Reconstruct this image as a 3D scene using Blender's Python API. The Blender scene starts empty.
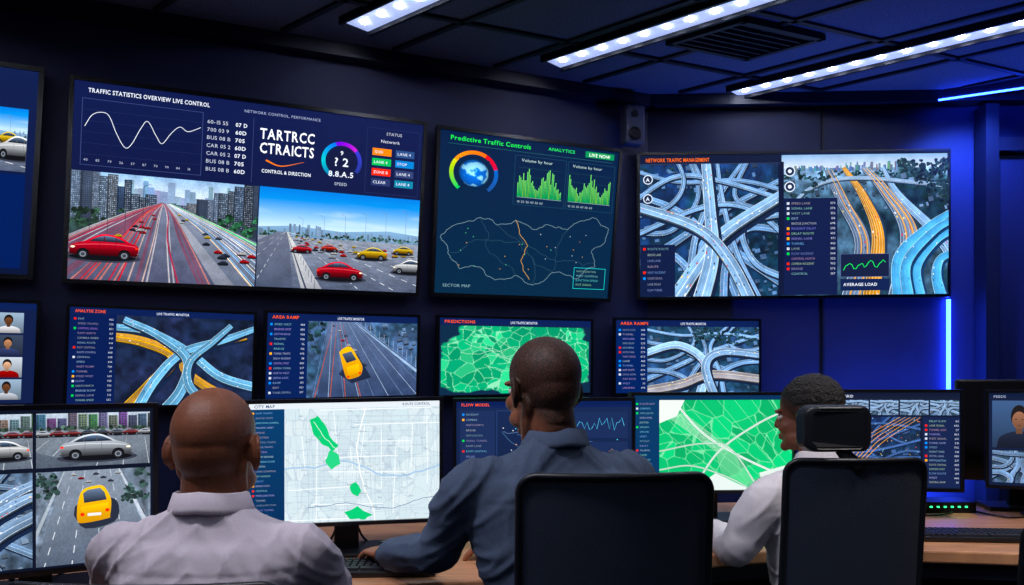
import bpy, bmesh, math, random
import numpy as np
from mathutils import Vector, Matrix, noise, geometry
random.seed(7)
SC=bpy.context.scene
COL=SC.collection
try:
    SC.view_settings.view_transform='Standard'
    SC.view_settings.look='None'
except Exception as e: print(e)

# ------------------------------------------------------------------ helpers
def l1(v):
    v=v/255.0
    return v/12.92 if v<=0.04045 else ((v+0.055)/1.055)**2.4
def lin(c): return (l1(c[0]),l1(c[1]),l1(c[2]))
def mat(name,rgb,rough=0.5,metal=0.0,emit=None,es=0.0,var=0.0,vscale=8.0,bump=0.0,bscale=60.0,spec=0.5,stretch=None):
    m=bpy.data.materials.new(name); m.use_nodes=True
    nt=m.node_tree; b=nt.nodes['Principled BSDF']
    c=lin(rgb)
    b.inputs['Base Color'].default_value=(*c,1)
    b.inputs['Roughness'].default_value=rough
    b.inputs['Metallic'].default_value=metal
    b.inputs['Specular IOR Level'].default_value=spec
    if emit:
        b.inputs['Emission Color'].default_value=(*lin(emit),1)
        b.inputs['Emission Strength'].default_value=es
    tc=None
    def coords():
        t=nt.nodes.new('ShaderNodeTexCoord'); mp=nt.nodes.new('ShaderNodeMapping')
        nt.links.new(t.outputs['Object'],mp.inputs['Vector'])
        if stretch: mp.inputs['Scale'].default_value=stretch
        return mp.outputs['Vector']
    if var>0 or bump>0: tc=coords()
    if var>0:
        n=nt.nodes.new('ShaderNodeTexNoise'); n.inputs['Scale'].default_value=vscale; n.inputs['Detail'].default_value=5
        r=nt.nodes.new('ShaderNodeValToRGB')
        r.color_ramp.elements[0].position=0.3; r.color_ramp.elements[1].position=0.7
        r.color_ramp.elements[0].color=(*[x*(1-var) for x in c],1)
        r.color_ramp.elements[1].color=(*[min(1,x*(1+var)) for x in c],1)
        nt.links.new(tc,n.inputs['Vector']); nt.links.new(n.outputs['Fac'],r.inputs['Fac'])
        nt.links.new(r.outputs['Color'],b.inputs['Base Color'])
    if bump>0:
        n=nt.nodes.new('ShaderNodeTexNoise'); n.inputs['Scale'].default_value=bscale; n.inputs['Detail'].default_value=3
        bp=nt.nodes.new('ShaderNodeBump'); bp.inputs['Strength'].default_value=bump; bp.inputs['Distance'].default_value=0.01
        nt.links.new(tc,n.inputs['Vector']); nt.links.new(n.outputs['Fac'],bp.inputs['Height'])
        nt.links.new(bp.outputs['Normal'],b.inputs['Normal'])
    return m

def empty(name,loc=(0,0,0)):
    e=bpy.data.objects.new(name,None); e.location=loc; e.empty_display_size=0.1
    COL.objects.link(e); return e
def mk(name,verts,faces,m,parent=None,smooth=False):
    """verts in world coordinates; parent offset removed"""
    me=bpy.data.meshes.new(name)
    o=Vector(parent.location) if parent else Vector((0,0,0))
    me.from_pydata([tuple(Vector(v)-o) for v in verts],[],faces)
    me.update()
    if m: me.materials.append(m)
    if smooth:
        me.polygons.foreach_set('use_smooth',[True]*len(me.polygons))
    ob=bpy.data.objects.new(name,me); COL.objects.link(ob)
    if parent: ob.parent=parent
    return ob
class MB:
    """mesh accumulator"""
    def __init__(s): s.v=[]; s.f=[]
    def add(s,vs,fs):
        o=len(s.v); s.v+= [Vector(v) for v in vs]; s.f+=[tuple(i+o for i in f) for f in fs]; return s
    def box(s,c,sz,M=None):
        hx,hy,hz=sz[0]/2,sz[1]/2,sz[2]/2
        vs=[Vector((x*hx,y*hy,z*hz)) for x in(-1,1) for y in(-1,1) for z in(-1,1)]
        if M: vs=[M@v for v in vs]
        vs=[v+Vector(c) for v in vs]
        return s.add(vs,[(0,1,3,2),(4,6,7,5),(0,4,5,1),(2,3,7,6),(0,2,6,4),(1,5,7,3)])
    def obj(s,name,m,parent=None,smooth=False,bevel=0):
        ob=mk(name,s.v,s.f,m,parent,smooth)
        bm=bmesh.new(); bm.from_mesh(ob.data); bmesh.ops.recalc_face_normals(bm,faces=bm.faces); bm.to_mesh(ob.data); bm.free()
        if bevel:
            b=ob.modifiers.new('b','BEVEL'); b.width=bevel; b.segments=2; b.limit_method='ANGLE'
        return ob
def catm(pts,k=6):
    pts=[np.array(p,float) for p in pts]
    P=[2*pts[0]-pts[1]]+pts+[2*pts[-1]-pts[-2]]
    out=[]
    for i in range(1,len(P)-2):
        for j in range(k):
            t=j/k
            out.append(0.5*((2*P[i])+(-P[i-1]+P[i+1])*t+(2*P[i-1]-5*P[i]+4*P[i+1]-P[i+2])*t*t+(-P[i-1]+3*P[i]-3*P[i+1]+P[i+2])*t**3))
    out.append(pts[-1]); return out
def loft(mb,path,sref,seg=18,k=4,closed=False,expo=1.0):
    """path: list of (x,y,z,ra,rb)"""
    S=catm(path,k) if k>1 else [np.array(p,float) for p in path]
    n=len(S); vs=[];fs=[]
    sref=Vector(sref)
    for i in range(n):
        p=Vector(S[i][:3])
        a=Vector(S[max(0,i-1)][:3]); b=Vector(S[min(n-1,i+1)][:3])
        if closed: a=Vector(S[i-1][:3]); b=Vector(S[(i+1)%n][:3])
        t=(b-a).normalized()
        A=(sref-t*sref.dot(t))
        if A.length<1e-4: A=Vector((0,0,1)).cross(t)
        A.normalize(); B=t.cross(A)
        for j in range(seg):
            th=2*math.pi*j/seg
            c,s_=math.cos(th),math.sin(th)
            c=math.copysign(abs(c)**expo,c); s_=math.copysign(abs(s_)**expo,s_)
            vs.append(p+A*S[i][3]*c+B*S[i][4]*s_)
    for i in range(n-1 if not closed else n):
        for j in range(seg):
            i2=(i+1)%n
            fs.append((i*seg+j,i*seg+(j+1)%seg,i2*seg+(j+1)%seg,i2*seg+j))
    if not closed:
        vs.append(Vector(S[0][:3])); vs.append(Vector(S[-1][:3]))
        for j in range(seg):
            fs.append((n*seg,(j+1)%seg,j)); fs.append((n*seg+1,(n-1)*seg+j,(n-1)*seg+(j+1)%seg))
    mb.add(vs,fs)
def ellip(mb,c,r,M=None,seg=20,rings=12):
    vs=[];fs=[]
    for i in range(1,rings):
        ph=math.pi*i/rings
        for j in range(seg):
            th=2*math.pi*j/seg
            v=Vector((r[0]*math.sin(ph)*math.cos(th),r[1]*math.sin(ph)*math.sin(th),r[2]*math.cos(ph)))
            vs.append(v)
    vs.append(Vector((0,0,r[2]))); vs.append(Vector((0,0,-r[2])))
    T=len(vs)-2
    for i in range(rings-2):
        for j in range(seg):
            fs.append((i*seg+j,(i+1)*seg+j,(i+1)*seg+(j+1)%seg,i*seg+(j+1)%seg))
    for j in range(seg):
        fs.append((T,j,(j+1)%seg)); fs.append((T+1,(rings-2)*seg+(j+1)%seg,(rings-2)*seg+j))
    if M: vs=[M@v for v in vs]
    mb.add([v+Vector(c) for v in vs],fs)
def remeshed(name,mb,voxel,it,m,parent=None,disp=None,fac=0.5,xf=None):
    ob=mk(name,mb.v,mb.f,m,parent)
    r=ob.modifiers.new('r','REMESH'); r.mode='VOXEL'; r.voxel_size=voxel
    s=ob.modifiers.new('s','SMOOTH'); s.factor=fac; s.iterations=it
    dg=bpy.context.evaluated_depsgraph_get(); dg.update()
    me=bpy.data.meshes.new_from_object(ob.evaluated_get(dg))
    ob.modifiers.clear(); old=ob.data; ob.data=me; bpy.data.meshes.remove(old)
    if disp:
        no=[v.normal.copy() for v in me.vertices]
        for v,n in zip(me.vertices,no): v.co=v.co+n*disp(v.co,n)
        me.update()
    me.polygons.foreach_set('use_smooth',[True]*len(me.polygons))
    if not me.materials: me.materials.append(m)
    return ob

# ------------------------------------------------------------------ materials
M_bez=mat('black_plastic',(16,17,24),0.28)
M_chair=mat('chair_frame_plastic',(20,23,31),0.4)
M_wallm=mat('wall_paint_navy',(38,46,92),0.6,var=0.12,vscale=2,bump=0.05)
M_ceil=mat('ceiling_tile_dark',(100,104,126),0.85,var=0.4,vscale=110,bump=0.3,bscale=200)
M_bar=mat('ceiling_grid_metal',(34,36,44),0.5,0.3)
M_floor=mat('floor_carpet_dark',(28,30,40),0.9,var=0.3,vscale=40,bump=0.3,bscale=300)
M_wood=mat('desk_wood',(206,148,108),0.38,var=0.25,vscale=5,stretch=(1,14,1),bump=0.03)
M_dark=mat('dark_metal',(30,32,38),0.4,0.6)
M_trim=mat('trim_dark',(24,28,48),0.5)
def screenmat():
    m=bpy.data.materials.new('screen_pixels'); m.use_nodes=True
    nt=m.node_tree; b=nt.nodes['Principled BSDF']; N=nt.nodes.new; L=nt.links.new
    a=N('ShaderNodeAttribute'); a.attribute_name='Col'
    tc=N('ShaderNodeTexCoord')
    n1=N('ShaderNodeTexNoise'); n1.inputs['Scale'].default_value=170; n1.inputs['Detail'].default_value=3; n1.inputs['Roughness'].default_value=.7
    n2=N('ShaderNodeTexNoise'); n2.inputs['Scale'].default_value=13; n2.inputs['Detail'].default_value=4
    L(tc.outputs['Object'],n1.inputs['Vector']); L(tc.outputs['Object'],n2.inputs['Vector'])
    r1=N('ShaderNodeMapRange'); r1.inputs['From Min'].default_value=.3; r1.inputs['From Max'].default_value=.7; r1.inputs['To Min'].default_value=.62; r1.inputs['To Max'].default_value=1.5; L(n1.outputs['Fac'],r1.inputs['Value'])
    r2=N('ShaderNodeMapRange'); r2.inputs['From Min'].default_value=.3; r2.inputs['From Max'].default_value=.7; r2.inputs['To Min'].default_value=.6; r2.inputs['To Max'].default_value=1.55; L(n2.outputs['Fac'],r2.inputs['Value'])
    mu=N('ShaderNodeMath'); mu.operation='MULTIPLY'; L(r1.outputs[0],mu.inputs[0]); L(r2.outputs[0],mu.inputs[1])
    mf=N('ShaderNodeMix'); mf.data_type='FLOAT'; mf.inputs['A'].default_value=1.0; L(a.outputs['Alpha'],mf.inputs['Factor']); L(mu.outputs[0],mf.inputs['B'])
    gain=N('ShaderNodeMath'); gain.operation='MULTIPLY'; gain.inputs[1].default_value=1.32; L(mf.outputs[0],gain.inputs[0])
    hs=N('ShaderNodeHueSaturation'); hs.inputs['Saturation'].default_value=1.14; L(a.outputs['Color'],hs.inputs['Color'])
    b.inputs['Base Color'].default_value=(0.004,0.004,0.006,1)
    b.inputs['Roughness'].default_value=0.6
    b.inputs['Specular IOR Level'].default_value=0.1
    L(hs.outputs['Color'],b.inputs['Emission Color'])
    L(gain.outputs[0],b.inputs['Emission Strength'])
    try: m.cycles.emission_sampling='NONE'
    except Exception as e: print(e)
    return m
M_scr=screenmat()

# ------------------------------------------------------------------ glyphs
_gl={}
def glyph(ch,bold=False):
    k=(ch,bold)
    if k in _gl: return _gl[k]
    cu=bpy.data.curves.new('g','FONT'); cu.body=ch; cu.size=1; cu.resolution_u=2
    if bold: cu.offset=0.018
    ob=bpy.data.objects.new('g',cu); COL.objects.link(ob)
    bpy.context.view_layer.update()
    dg=bpy.context.evaluated_depsgraph_get()
    ev=ob.evaluated_get(dg); me=ev.to_mesh()
    vs=[(v.co.x,v.co.y) for v in me.vertices]; fs=[tuple(p.vertices) for p in me.polygons]
    adv=(max(v[0] for v in vs)+0.07) if vs else 0.3
    ev.to_mesh_clear(); bpy.data.objects.remove(ob); bpy.data.curves.remove(cu)
    _gl[k]=(vs,fs,adv); return _gl[k]

# ------------------------------------------------------------------ value noise
def _h(ix,iy,s):
    n=(ix.astype(np.int64)*374761393+iy.astype(np.int64)*668265263+s*1442695041)&0x7fffffff
    n=((n^(n>>13))*1274126177)&0x7fffffff
    return ((n^(n>>16))&0xffff)/65535.0
def vn(x,y,s=0):
    ix=np.floor(x);iy=np.floor(y);fx=x-ix;fy=y-iy
    fx=fx*fx*(3-2*fx);fy=fy*fy*(3-2*fy)
    a=_h(ix,iy,s);b=_h(ix+1,iy,s);c=_h(ix,iy+1,s);d=_h(ix+1,iy+1,s)
    return (a*(1-fx)+b*fx)*(1-fy)+(c*(1-fx)+d*fx)*fy
def fbm(x,y,s=0,o=4):
    r=0;a=0.5
    for i in range(o): r=r+a*vn(x,y,s+i*17); x=x*2.03;y=y*2.03;a*=0.5
    return r/(1-0.5**o)
def rgb(c): return np.array(c,float)
def mixc(a,b,t): t=np.clip(t,0,1)[...,None]; return a*(1-t)+b*t

# ------------------------------------------------------------------ canvas
LAY=1.6e-5
class Canvas:
    def __init__(s,W,H):
        s.W=W;s.H=H;s.v=[];s.c=[];s.a=[];s.f=[];s.z=0;s.ph=0.0;s.clip=(0,0,W,H)
    def setclip(s,*a): s.clip=a if a else (0,0,s.W,s.H)
    def _poly(s,pts,cols):
        x0,y0,x1,y1=s.clip
        P=[(p[0],p[1],c) for p,c in zip(pts,cols)]
        if any(p[0]<x0 or p[0]>x1 or p[1]<y0 or p[1]>y1 for p in P):
            for ax,lim,sg in((0,x0,1),(0,x1,-1),(1,y0,1),(1,y1,-1)):
                out=[];n=len(P)
                for i in range(n):
                    a=P[i];b=P[(i+1)%n]
                    da=(a[ax]-lim)*sg;db=(b[ax]-lim)*sg
                    if da>=0: out.append(a)
                    if (da>=0)!=(db>=0):
                        t=da/(da-db)
                        out.append((a[0]+(b[0]-a[0])*t,a[1]+(b[1]-a[1])*t,tuple(a[2][k]+(b[2][k]-a[2][k])*t for k in range(3))))
                P=out
                if len(P)<3: return
        o=len(s.v)
        for p in P: s.v.append((p[0],p[1],s.z)); s.c.append(p[2]); s.a.append(s.ph)
        s.f.append(tuple(range(o,o+len(P))))
    def up(s): s.z+=1
    def poly(s,pts,col,cols=None):
        s.up(); cols=cols or [col]*len(pts)
        s._poly(pts,cols)
    def cpoly(s,pts,col,col2=None):
        s.up()
        ys=[p[1] for p in pts]; a,b=min(ys),max(ys)
        def cc(p):
            if not col2: return col
            t=(p[1]-a)/max(1e-6,b-a); return tuple(col[k]+(col2[k]-col[k])*t for k in range(3))
        tr=geometry.tessellate_polygon([[Vector((p[0],p[1],0)) for p in pts]])
        for t in tr: s._poly([pts[i] for i in t],[cc(pts[i]) for i in t])
    def rect(s,x0,y0,x1,y1,col,col2=None):
        col2=col2 or col
        s.poly([(x0,y0),(x1,y0),(x1,y1),(x0,y1)],None,[col,col,col2,col2])
    def frame(s,x0,y0,x1,y1,w,col):
        s.up()
        for a in((x0,y0,x1,y0+w),(x0,y1-w,x1,y1),(x0,y0,x0+w,y1),(x1-w,y0,x1,y1)):
            s._poly([(a[0],a[1]),(a[2],a[1]),(a[2],a[3]),(a[0],a[3])],[col]*4)
    def stroke(s,pts,w,col,w2=None,dash=None,off=0,off2=None,col2=None,edge=None):
        s.up(); n=len(pts); w2=w if w2 is None else w2; off2=off if off2 is None else off2
        col2=col2 or col
        L=[];
        for i in range(n):
            a=pts[max(0,i-1)];b=pts[min(n-1,i+1)]
            dx=b[0]-a[0];dy=b[1]-a[1];d=math.hypot(dx,dy) or 1
            t=i/(n-1); ww=(w+(w2-w)*t)/2; o=off+(off2-off)*t
            nx,ny=-dy/d,dx/d
            c=tuple(col[k]+(col2[k]-col[k])*t for k in range(3))
            L.append(((pts[i][0]+nx*(o+ww),pts[i][1]+ny*(o+ww)),(pts[i][0]+nx*(o-ww),pts[i][1]+ny*(o-ww)),c))
        for i in range(n-1):
            if dash and (i//dash)%2: continue
            a=L[i];b=L[i+1]
            if edge: s._poly([a[0],b[0],b[1],a[1]],[a[2],b[2],edge,edge])
            else: s._poly([a[0],b[0],b[1],a[1]],[a[2],b[2],b[2],a[2]])
    def line(s,x0,y0,x1,y1,w,col): s.stroke([(x0,y0),(x1,y1)],w,col)
    def circle(s,x,y,r,col,n=20,ry=None):
        ry=ry or r
        s.poly([(x+r*math.cos(2*math.pi*i/n),y+ry*math.sin(2*math.pi*i/n)) for i in range(n)],col)
    def ring(s,x,y,r0,r1,a0,a1,col,n=24,col2=None):
        pts=[(x+(r0+r1)/2*math.cos(math.radians(a0+(a1-a0)*i/n)),y+(r0+r1)/2*math.sin(math.radians(a0+(a1-a0)*i/n))) for i in range(n+1)]
        s.stroke(pts,r1-r0,col,col2=col2)
    def text(s,x,y,t,h,col,bold=False,align='l',maxw=None):
        s.up(); sc=h/0.73
        w=sum((glyph(c,bold)[2] if c!=' ' else 0.3) for c in t)*sc
        sx=sc
        if maxw and w>maxw: sx=sc*maxw/w; w=maxw
        if align=='c': x-=w/2
        if align=='r': x-=w
        for ch in t:
            if ch==' ': x+=0.3*sx; continue
            vs,fs,adv=glyph(ch,bold)
            if x>=s.clip[0] and x+adv*sx<=s.clip[2]:
                o=len(s.v)
                for v in vs: s.v.append((x+v[0]*sx,y+h-v[1]*sc,s.z)); s.c.append(col); s.a.append(0.0)
                for f in fs: s.f.append(tuple(i+o for i in f))
            x+=adv*sx
    def raster(s,x0,y0,x1,y1,nx,ny,fn):
        s.up()
        U,V=np.meshgrid(np.linspace(0,1,nx),np.linspace(0,1,ny))
        C=np.clip(fn(U,V),0,255)
        o=len(s.v)
        for j in range(ny):
            for i in range(nx):
                s.v.append((x0+(x1-x0)*i/(nx-1),y0+(y1-y0)*j/(ny-1),s.z)); s.c.append(tuple(C[j,i])); s.a.append(s.ph)
        for j in range(ny-1):
            for i in range(nx-1):
                a=o+j*nx+i; s.f.append((a,a+1,a+nx+1,a+nx))
    def build(s,name,tl,tr,bl,br,nrm,parent):
        A=np.array(s.v); C=np.clip(np.array(s.c,float)/255.0,0,1)
        u=(A[:,0]/s.W)[:,None]; v=(A[:,1]/s.H)[:,None]
        tl,tr,bl,br=[np.array(p) for p in(tl,tr,bl,br)]
        P=(tl*(1-u)+tr*u)*(1-v)+(bl*(1-u)+br*u)*v
        P=P+np.array(nrm)[None,:]*(A[:,2:3]*LAY)-np.array(parent.location)[None,:]
        me=bpy.data.meshes.new(name); me.from_pydata(P.tolist(),[],s.f); me.update()
        C=np.where(C<=0.04045,C/12.92,((C+0.055)/1.055)**2.4)
        at=me.color_attributes.new('Col','FLOAT_COLOR','POINT')
        at.data.foreach_set('color',np.concatenate([C,np.array(s.a,float)[:,None]],1).astype(np.float32).ravel())
        me.materials.append(M_scr)
        ob=bpy.data.objects.new(name,me); COL.objects.link(ob); ob.parent=parent
        return ob

# --------- drawing vocabulary
WORDS=["TRAFFIC","CONTROL","ROUTE","SIGNAL","NORTH","JUNCTION","FLOW","SPEED","LANE","INCIDENT","CAMERA","BRIDGE","EXIT","CENTRAL","TUNNEL","RAMP","DELAY","WEST"]
def words(rng,n): return ' '.join(rng.choice(WORDS) for _ in range(n))
def listpanel(c,x0,y0,x1,y1,rows,seed,bullets=True,h=None,col=(150,164,196),nums=False):
    rng=random.Random(seed); dy=(y1-y0)/rows; h=(h or dy*0.5)*.8
    for i in range(rows):
        y=y0+i*dy
        bx=x0
        if bullets:
            if rng.random()<0.6: c.rect(x0,y,x0+h*1.1,y+h*1.1,rng.choice([(230,60,50),(230,60,50),(60,200,90),(250,170,40),(60,140,240),(200,205,220)]))
            bx=x0+h*1.9
        w=(x1-bx)*rng.uniform(0.5,0.95 if not nums else 0.6)
        c.text(bx,y,words(rng,2 if rng.random()<.7 else 1),h,tuple(v*rng.uniform(.7,1) for v in col),maxw=w)
        if nums: c.text(x1,y,"%d"%rng.randint(10,999),h,(190,196,214),align='r')
def road(c,ctrl,w0,w1,body,edge,lane,lanes=2,dash=None,cars=0,seed=0,shadow=(20,28,46),k=9,carcols=None):
    pts=[tuple(p) for p in catm(ctrl,k)]
    rng=random.Random(seed)
    for q,m_ in((.34,1.25),(.22,.95)):
        c.stroke([(p[0]+w0*q*.6,p[1]+w0*q) for p in pts],w0*m_,tuple(v*(1.35 if m_>1 else .8) for v in shadow),w1*m_)
    side=tuple(v*.40 for v in body)
    c.stroke([(p[0],p[1]+w0*0.13) for p in pts],w0*1.0,side,w1*1.0)
    c.stroke(pts,w0,edge,w1,edge=tuple(v*.74 for v in edge))
    g=rng.uniform(.86,1.10)
    c.stroke(pts,w0*0.93,tuple(min(255,v*g*.84) for v in body),w1*0.93,edge=tuple(min(255,v*g*1.16) for v in body))
    for i in range(lanes):
        f=(i+1)/(lanes+1)-0.5
        if i==lanes//2 and lanes>2: c.stroke(pts,max(.25,w0*0.045),edge,max(.25,w1*0.045),off=f*w0,off2=f*w1)
        else: c.stroke(pts,max(.12,w0*0.02),lane,max(.12,w1*0.02),off=f*w0,off2=f*w1,dash=dash)
    n=len(pts)
    carcols=carcols or [(244,246,250),(230,234,240),(200,60,50),(250,220,120),(36,46,66),(50,60,80)]
    for _ in range(cars*2):
        t=rng.random()*(n-2); i=int(t); f=t-i
        a=pts[i];b=pts[i+1]; d=math.hypot(b[0]-a[0],b[1]-a[1]) or 1
        ux,uy=(b[0]-a[0])/d,(b[1]-a[1])/d
        W=w0+(w1-w0)*i/n; o=(rng.randint(0,lanes)+0.5)/(lanes+1)-0.5
        x=a[0]+(b[0]-a[0])*f-uy*o*W; y=a[1]+(b[1]-a[1])*f+ux*o*W
        L=W*0.085; q=W*0.04
        cc=rng.choice(carcols)
        c.poly([(x-ux*L-uy*q,y-uy*L+ux*q),(x+ux*L-uy*q,y+uy*L+ux*q),(x+ux*L+uy*q,y+uy*L-ux*q),(x-ux*L+uy*q,y-uy*L-ux*q)],cc)
STACK=[[(-.1,.85),(.3,.58),(.55,.4),(1.1,.05)],[(-.1,.2),(.25,.35),(.6,.6),(1.1,.95)],[(.3,1.1),(.42,.7),(.5,.4),(.45,-.1)],
 [(.72,1.1),(.62,.7),(.57,.3),(.78,-.1)],[(-.1,.5),(.2,.48),(.42,.25),(.33,-.1)],[(1.1,.5),(.8,.52),(.62,.75),(.6,1.1)],
 [(-.1,.66),(.2,.68),(.35,.85),(.28,1.1)],[(1.1,.3),(.85,.36),(.7,.2),(.82,-.1)],[(-.1,.02),(.3,.12),(.7,.1),(1.1,.2)]]
def interchange(c,x0,y0,x1,y1,body,edge,lane,w=10,seed=0,curves=STACK,cars=8,order=None,taper=0.75,lanes=3,alt=None,dash=None):
    c.setclip(x0,y0,x1,y1); W=x1-x0;H=y1-y0; rng=random.Random(seed); ph=c.ph; c.ph=.5
    for i,cv in enumerate(curves):
        pts=[(x0+(p[0]+rng.uniform(-.03,.03))*W,y0+(p[1]+rng.uniform(-.03,.03))*H) for p in cv]
        b,e=body,edge
        if alt and i in alt: b,e=alt[i]
        s=rng.uniform(.85,1.2)
        wa=w*s*(taper+(1-taper)*max(0,min(1,cv[0][1]))); wb=w*s*(taper+(1-taper)*max(0,min(1,cv[-1][1])))
        road(c,pts,wa,wb,b,e,lane,lanes,dash,cars,seed+i)
    c.setclip(); c.ph=ph
def terrain(base,veg,seed,sc=9,amt=0.55,road_c=None):
    def fn(U,V):
        n=fbm(U*sc*1.6,V*sc,seed,5); m=fbm(U*3*1.6,V*3,seed+5,3)
        out=mixc(rgb(base),rgb(veg),(m-0.42)*7*amt+0.3)
        return out*(0.35+1.3*n)[...,None]
    return fn
def car(c,x,y,s,col,flip=1):
    ph=c.ph; c.ph=0.0
    d=tuple(v*0.42 for v in col); hl=tuple(min(255,v*1.10+22) for v in col); f=flip
    P=lambda L:[(x+f*a*s,y+b*s) for a,b in L]
    if s<14:
        c.circle(x,y-.02*s,s*.52,(24,27,34),10,ry=s*.08)
        c.cpoly(P([(-.5,-.06),(-.5,-.22),(-.36,-.3),(-.2,-.45),(.12,-.45),(.28,-.3),(.5,-.22),(.5,-.06)]),hl,d)
        c.cpoly(P([(-.3,-.3),(-.17,-.41),(.1,-.41),(.22,-.3)]),(60,72,90),(20,24,34)); c.ph=ph; return
    c.circle(x+f*.02*s,y-0.015*s,s*0.58,(52,56,68),24,ry=s*0.085); c.circle(x+f*.02*s,y-0.02*s,s*0.5,(14,15,20),24,ry=s*0.06)
    out=[tuple(p) for p in catm(P([(-.49,-.07),(-.515,-.16),(-.49,-.25),(-.38,-.29),(-.24,-.375),(-.08,-.415),(.06,-.41),(.19,-.35),(.29,-.29),(.42,-.25),(.495,-.20),(.515,-.12),(.49,-.06)]),4)]
    c.cpoly(out,hl,d)
    low=[tuple(p) for p in catm(P([(-.50,-.15),(-.2,-.17),(.2,-.165),(.505,-.14),(.5,-.09),(.47,-.055),(-.46,-.055),(-.49,-.09)]),2)]
    c.cpoly(low,tuple(v*.60 for v in col),tuple(v*.25 for v in col))
    win=[tuple(p) for p in catm(P([(-.33,-.285),(-.22,-.35),(-.08,-.39),(.05,-.385),(.16,-.335),(.235,-.29)]),3)]
    c.cpoly(win,(104,124,150),(18,24,36))
    for a,b in((-.17,-.365),(.01,-.385)): c.line(x+f*a*s,y+b*s,x+f*(a-.01)*s,y-.285*s,.014*s,d)
    c.stroke([tuple(p) for p in catm(P([(-.47,-.225),(-.2,-.25),(.15,-.242),(.44,-.215)]),4)],.012*s,tuple(min(255,v*.6+95) for v in col))
    c.line(x-.16*f*s,y-.28*s,x-.17*f*s,y-.1*s,.005*s,d); c.line(x+.07*f*s,y-.28*s,x+.075*f*s,y-.1*s,.005*s,d)
    for a in(-.3,.315):
        c.circle(x+f*a*s,y-.075*s,.092*s,(10,11,14),18); c.circle(x+f*a*s,y-.062*s,.075*s,(26,28,32),18); c.circle(x+f*a*s,y-.062*s,.048*s,(130,136,148),14); c.circle(x+f*a*s,y-.062*s,.032*s,(60,64,72),10); 
    c.circle(x+f*.465*s,y-.18*s,.034*s,(255,248,220),10,.018*s); c.circle(x-f*.485*s,y-.20*s,.026*s,(255,60,40),10,.018*s)
    c.ph=ph
def building(c,x0,y0,x1,y1,col,win,seed,dx=3,dy=3):
    rng=random.Random(seed); c.rect(x0,y0,x1,y1,col,tuple(v*.7 for v in col))
    c.rect(x0,y0,x0+(x1-x0)*.22,y1,tuple(v*.75 for v in col),tuple(v*.5 for v in col))
    c.up(); y=y0+1.2
    while y<y1-1:
        x=x0+1
        while x<x1-1:
            q=rng.uniform(.45,1.0); cc=tuple(v*q for v in win)
            c._poly([(x,y),(min(x+dx*.55,x1-.4),y),(min(x+dx*.55,x1-.4),y+dy*.5),(x,y+dy*.5)],[cc]*4)
            x+=dx
        y+=dy
def roofs(c,x0,y0,x1,y1,n,seed,col=(120,136,160)):
    """small buildings seen from above, with a lit roof and shaded wall"""
    rng=random.Random(seed); c.setclip(x0,y0,x1,y1)
    for _ in range(n):
        x=rng.uniform(x0,x1);y=rng.uniform(y0,y1);w=rng.uniform(2,6);h=rng.uniform(1.5,4);g=rng.uniform(.45,1.1);k=rng.uniform(.6,2)
        q=[(x,y),(x+w,y-w*.2),(x+w+h*.3,y+h),(x+h*.3,y+h+w*.2)]
        c.poly([(a,b+k) for a,b in q],tuple(v*g*.4 for v in col)); c.poly(q,tuple(v*g for v in col))
    c.setclip()
def trees(c,pts,r0,r1,col,seed):
    rng=random.Random(seed)
    for x,y in pts:
        for j in range(5):
            r=rng.uniform(r0,r1); g=rng.uniform(.5,1.35)*(1.25-.13*j)
            c.circle(x+rng.uniform(-r,r),y+rng.uniform(-r,r)*.7,r*rng.uniform(.4,.9),tuple(v*g for v in col),7)
def voronoi_map(x0,y0,x1,y1,c,nx,ny,cells,bg,cols,border,seed,outline=None,bw=0.006,bri=.12):
    rs=np.random.RandomState(seed); P=rs.rand(cells,2)*[1.2,1.2]-0.1; asp=(x1-x0)/(y1-y0)
    cc=np.array([cols[rs.randint(len(cols))] for _ in range(cells)],float)*(1-bri+2*bri*rs.rand(cells))[:,None]
    def fn(U,V):
        wx=U+0.03*(fbm(U*9,V*9,seed)-.5); wy=V+0.05*(fbm(U*9+7,V*9,seed+3)-.5)
        d1=np.full(U.shape,9.);d2=np.full(U.shape,9.);idx=np.zeros(U.shape,int)
        for k,p in enumerate(P):
            D=np.hypot((wx-p[0])*asp,wy-p[1]); m=D<d1
            d2=np.where(m,d1,np.minimum(d2,D)); idx=np.where(m,k,idx); d1=np.where(m,D,d1)
        out=cc[idx]
        out=mixc(out,rgb(border),1-(d2-d1-bw)/(bw*1.2))
        if outline is not None:
            m=outline(U,V); out=mixc(rgb(bg),out,m*30)
        return out
    c.raster(x0,y0,x1,y1,nx,ny,fn)
def jag(pts,amp,seed,depth=4):
    rng=random.Random(seed)
    for d in range(depth):
        o=[]
        for a,b in zip(pts[:-1],pts[1:]):
            L=math.hypot(b[0]-a[0],b[1]-a[1])
            o+=[a,((a[0]+b[0])/2+rng.uniform(-amp,amp)*L,(a[1]+b[1])/2+rng.uniform(-amp,amp)*L)]
        o.append(pts[-1]); pts=o
    return pts
NAVY=(20,27,58); PAN=(27,36,72); W_=(226,231,243)

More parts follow.
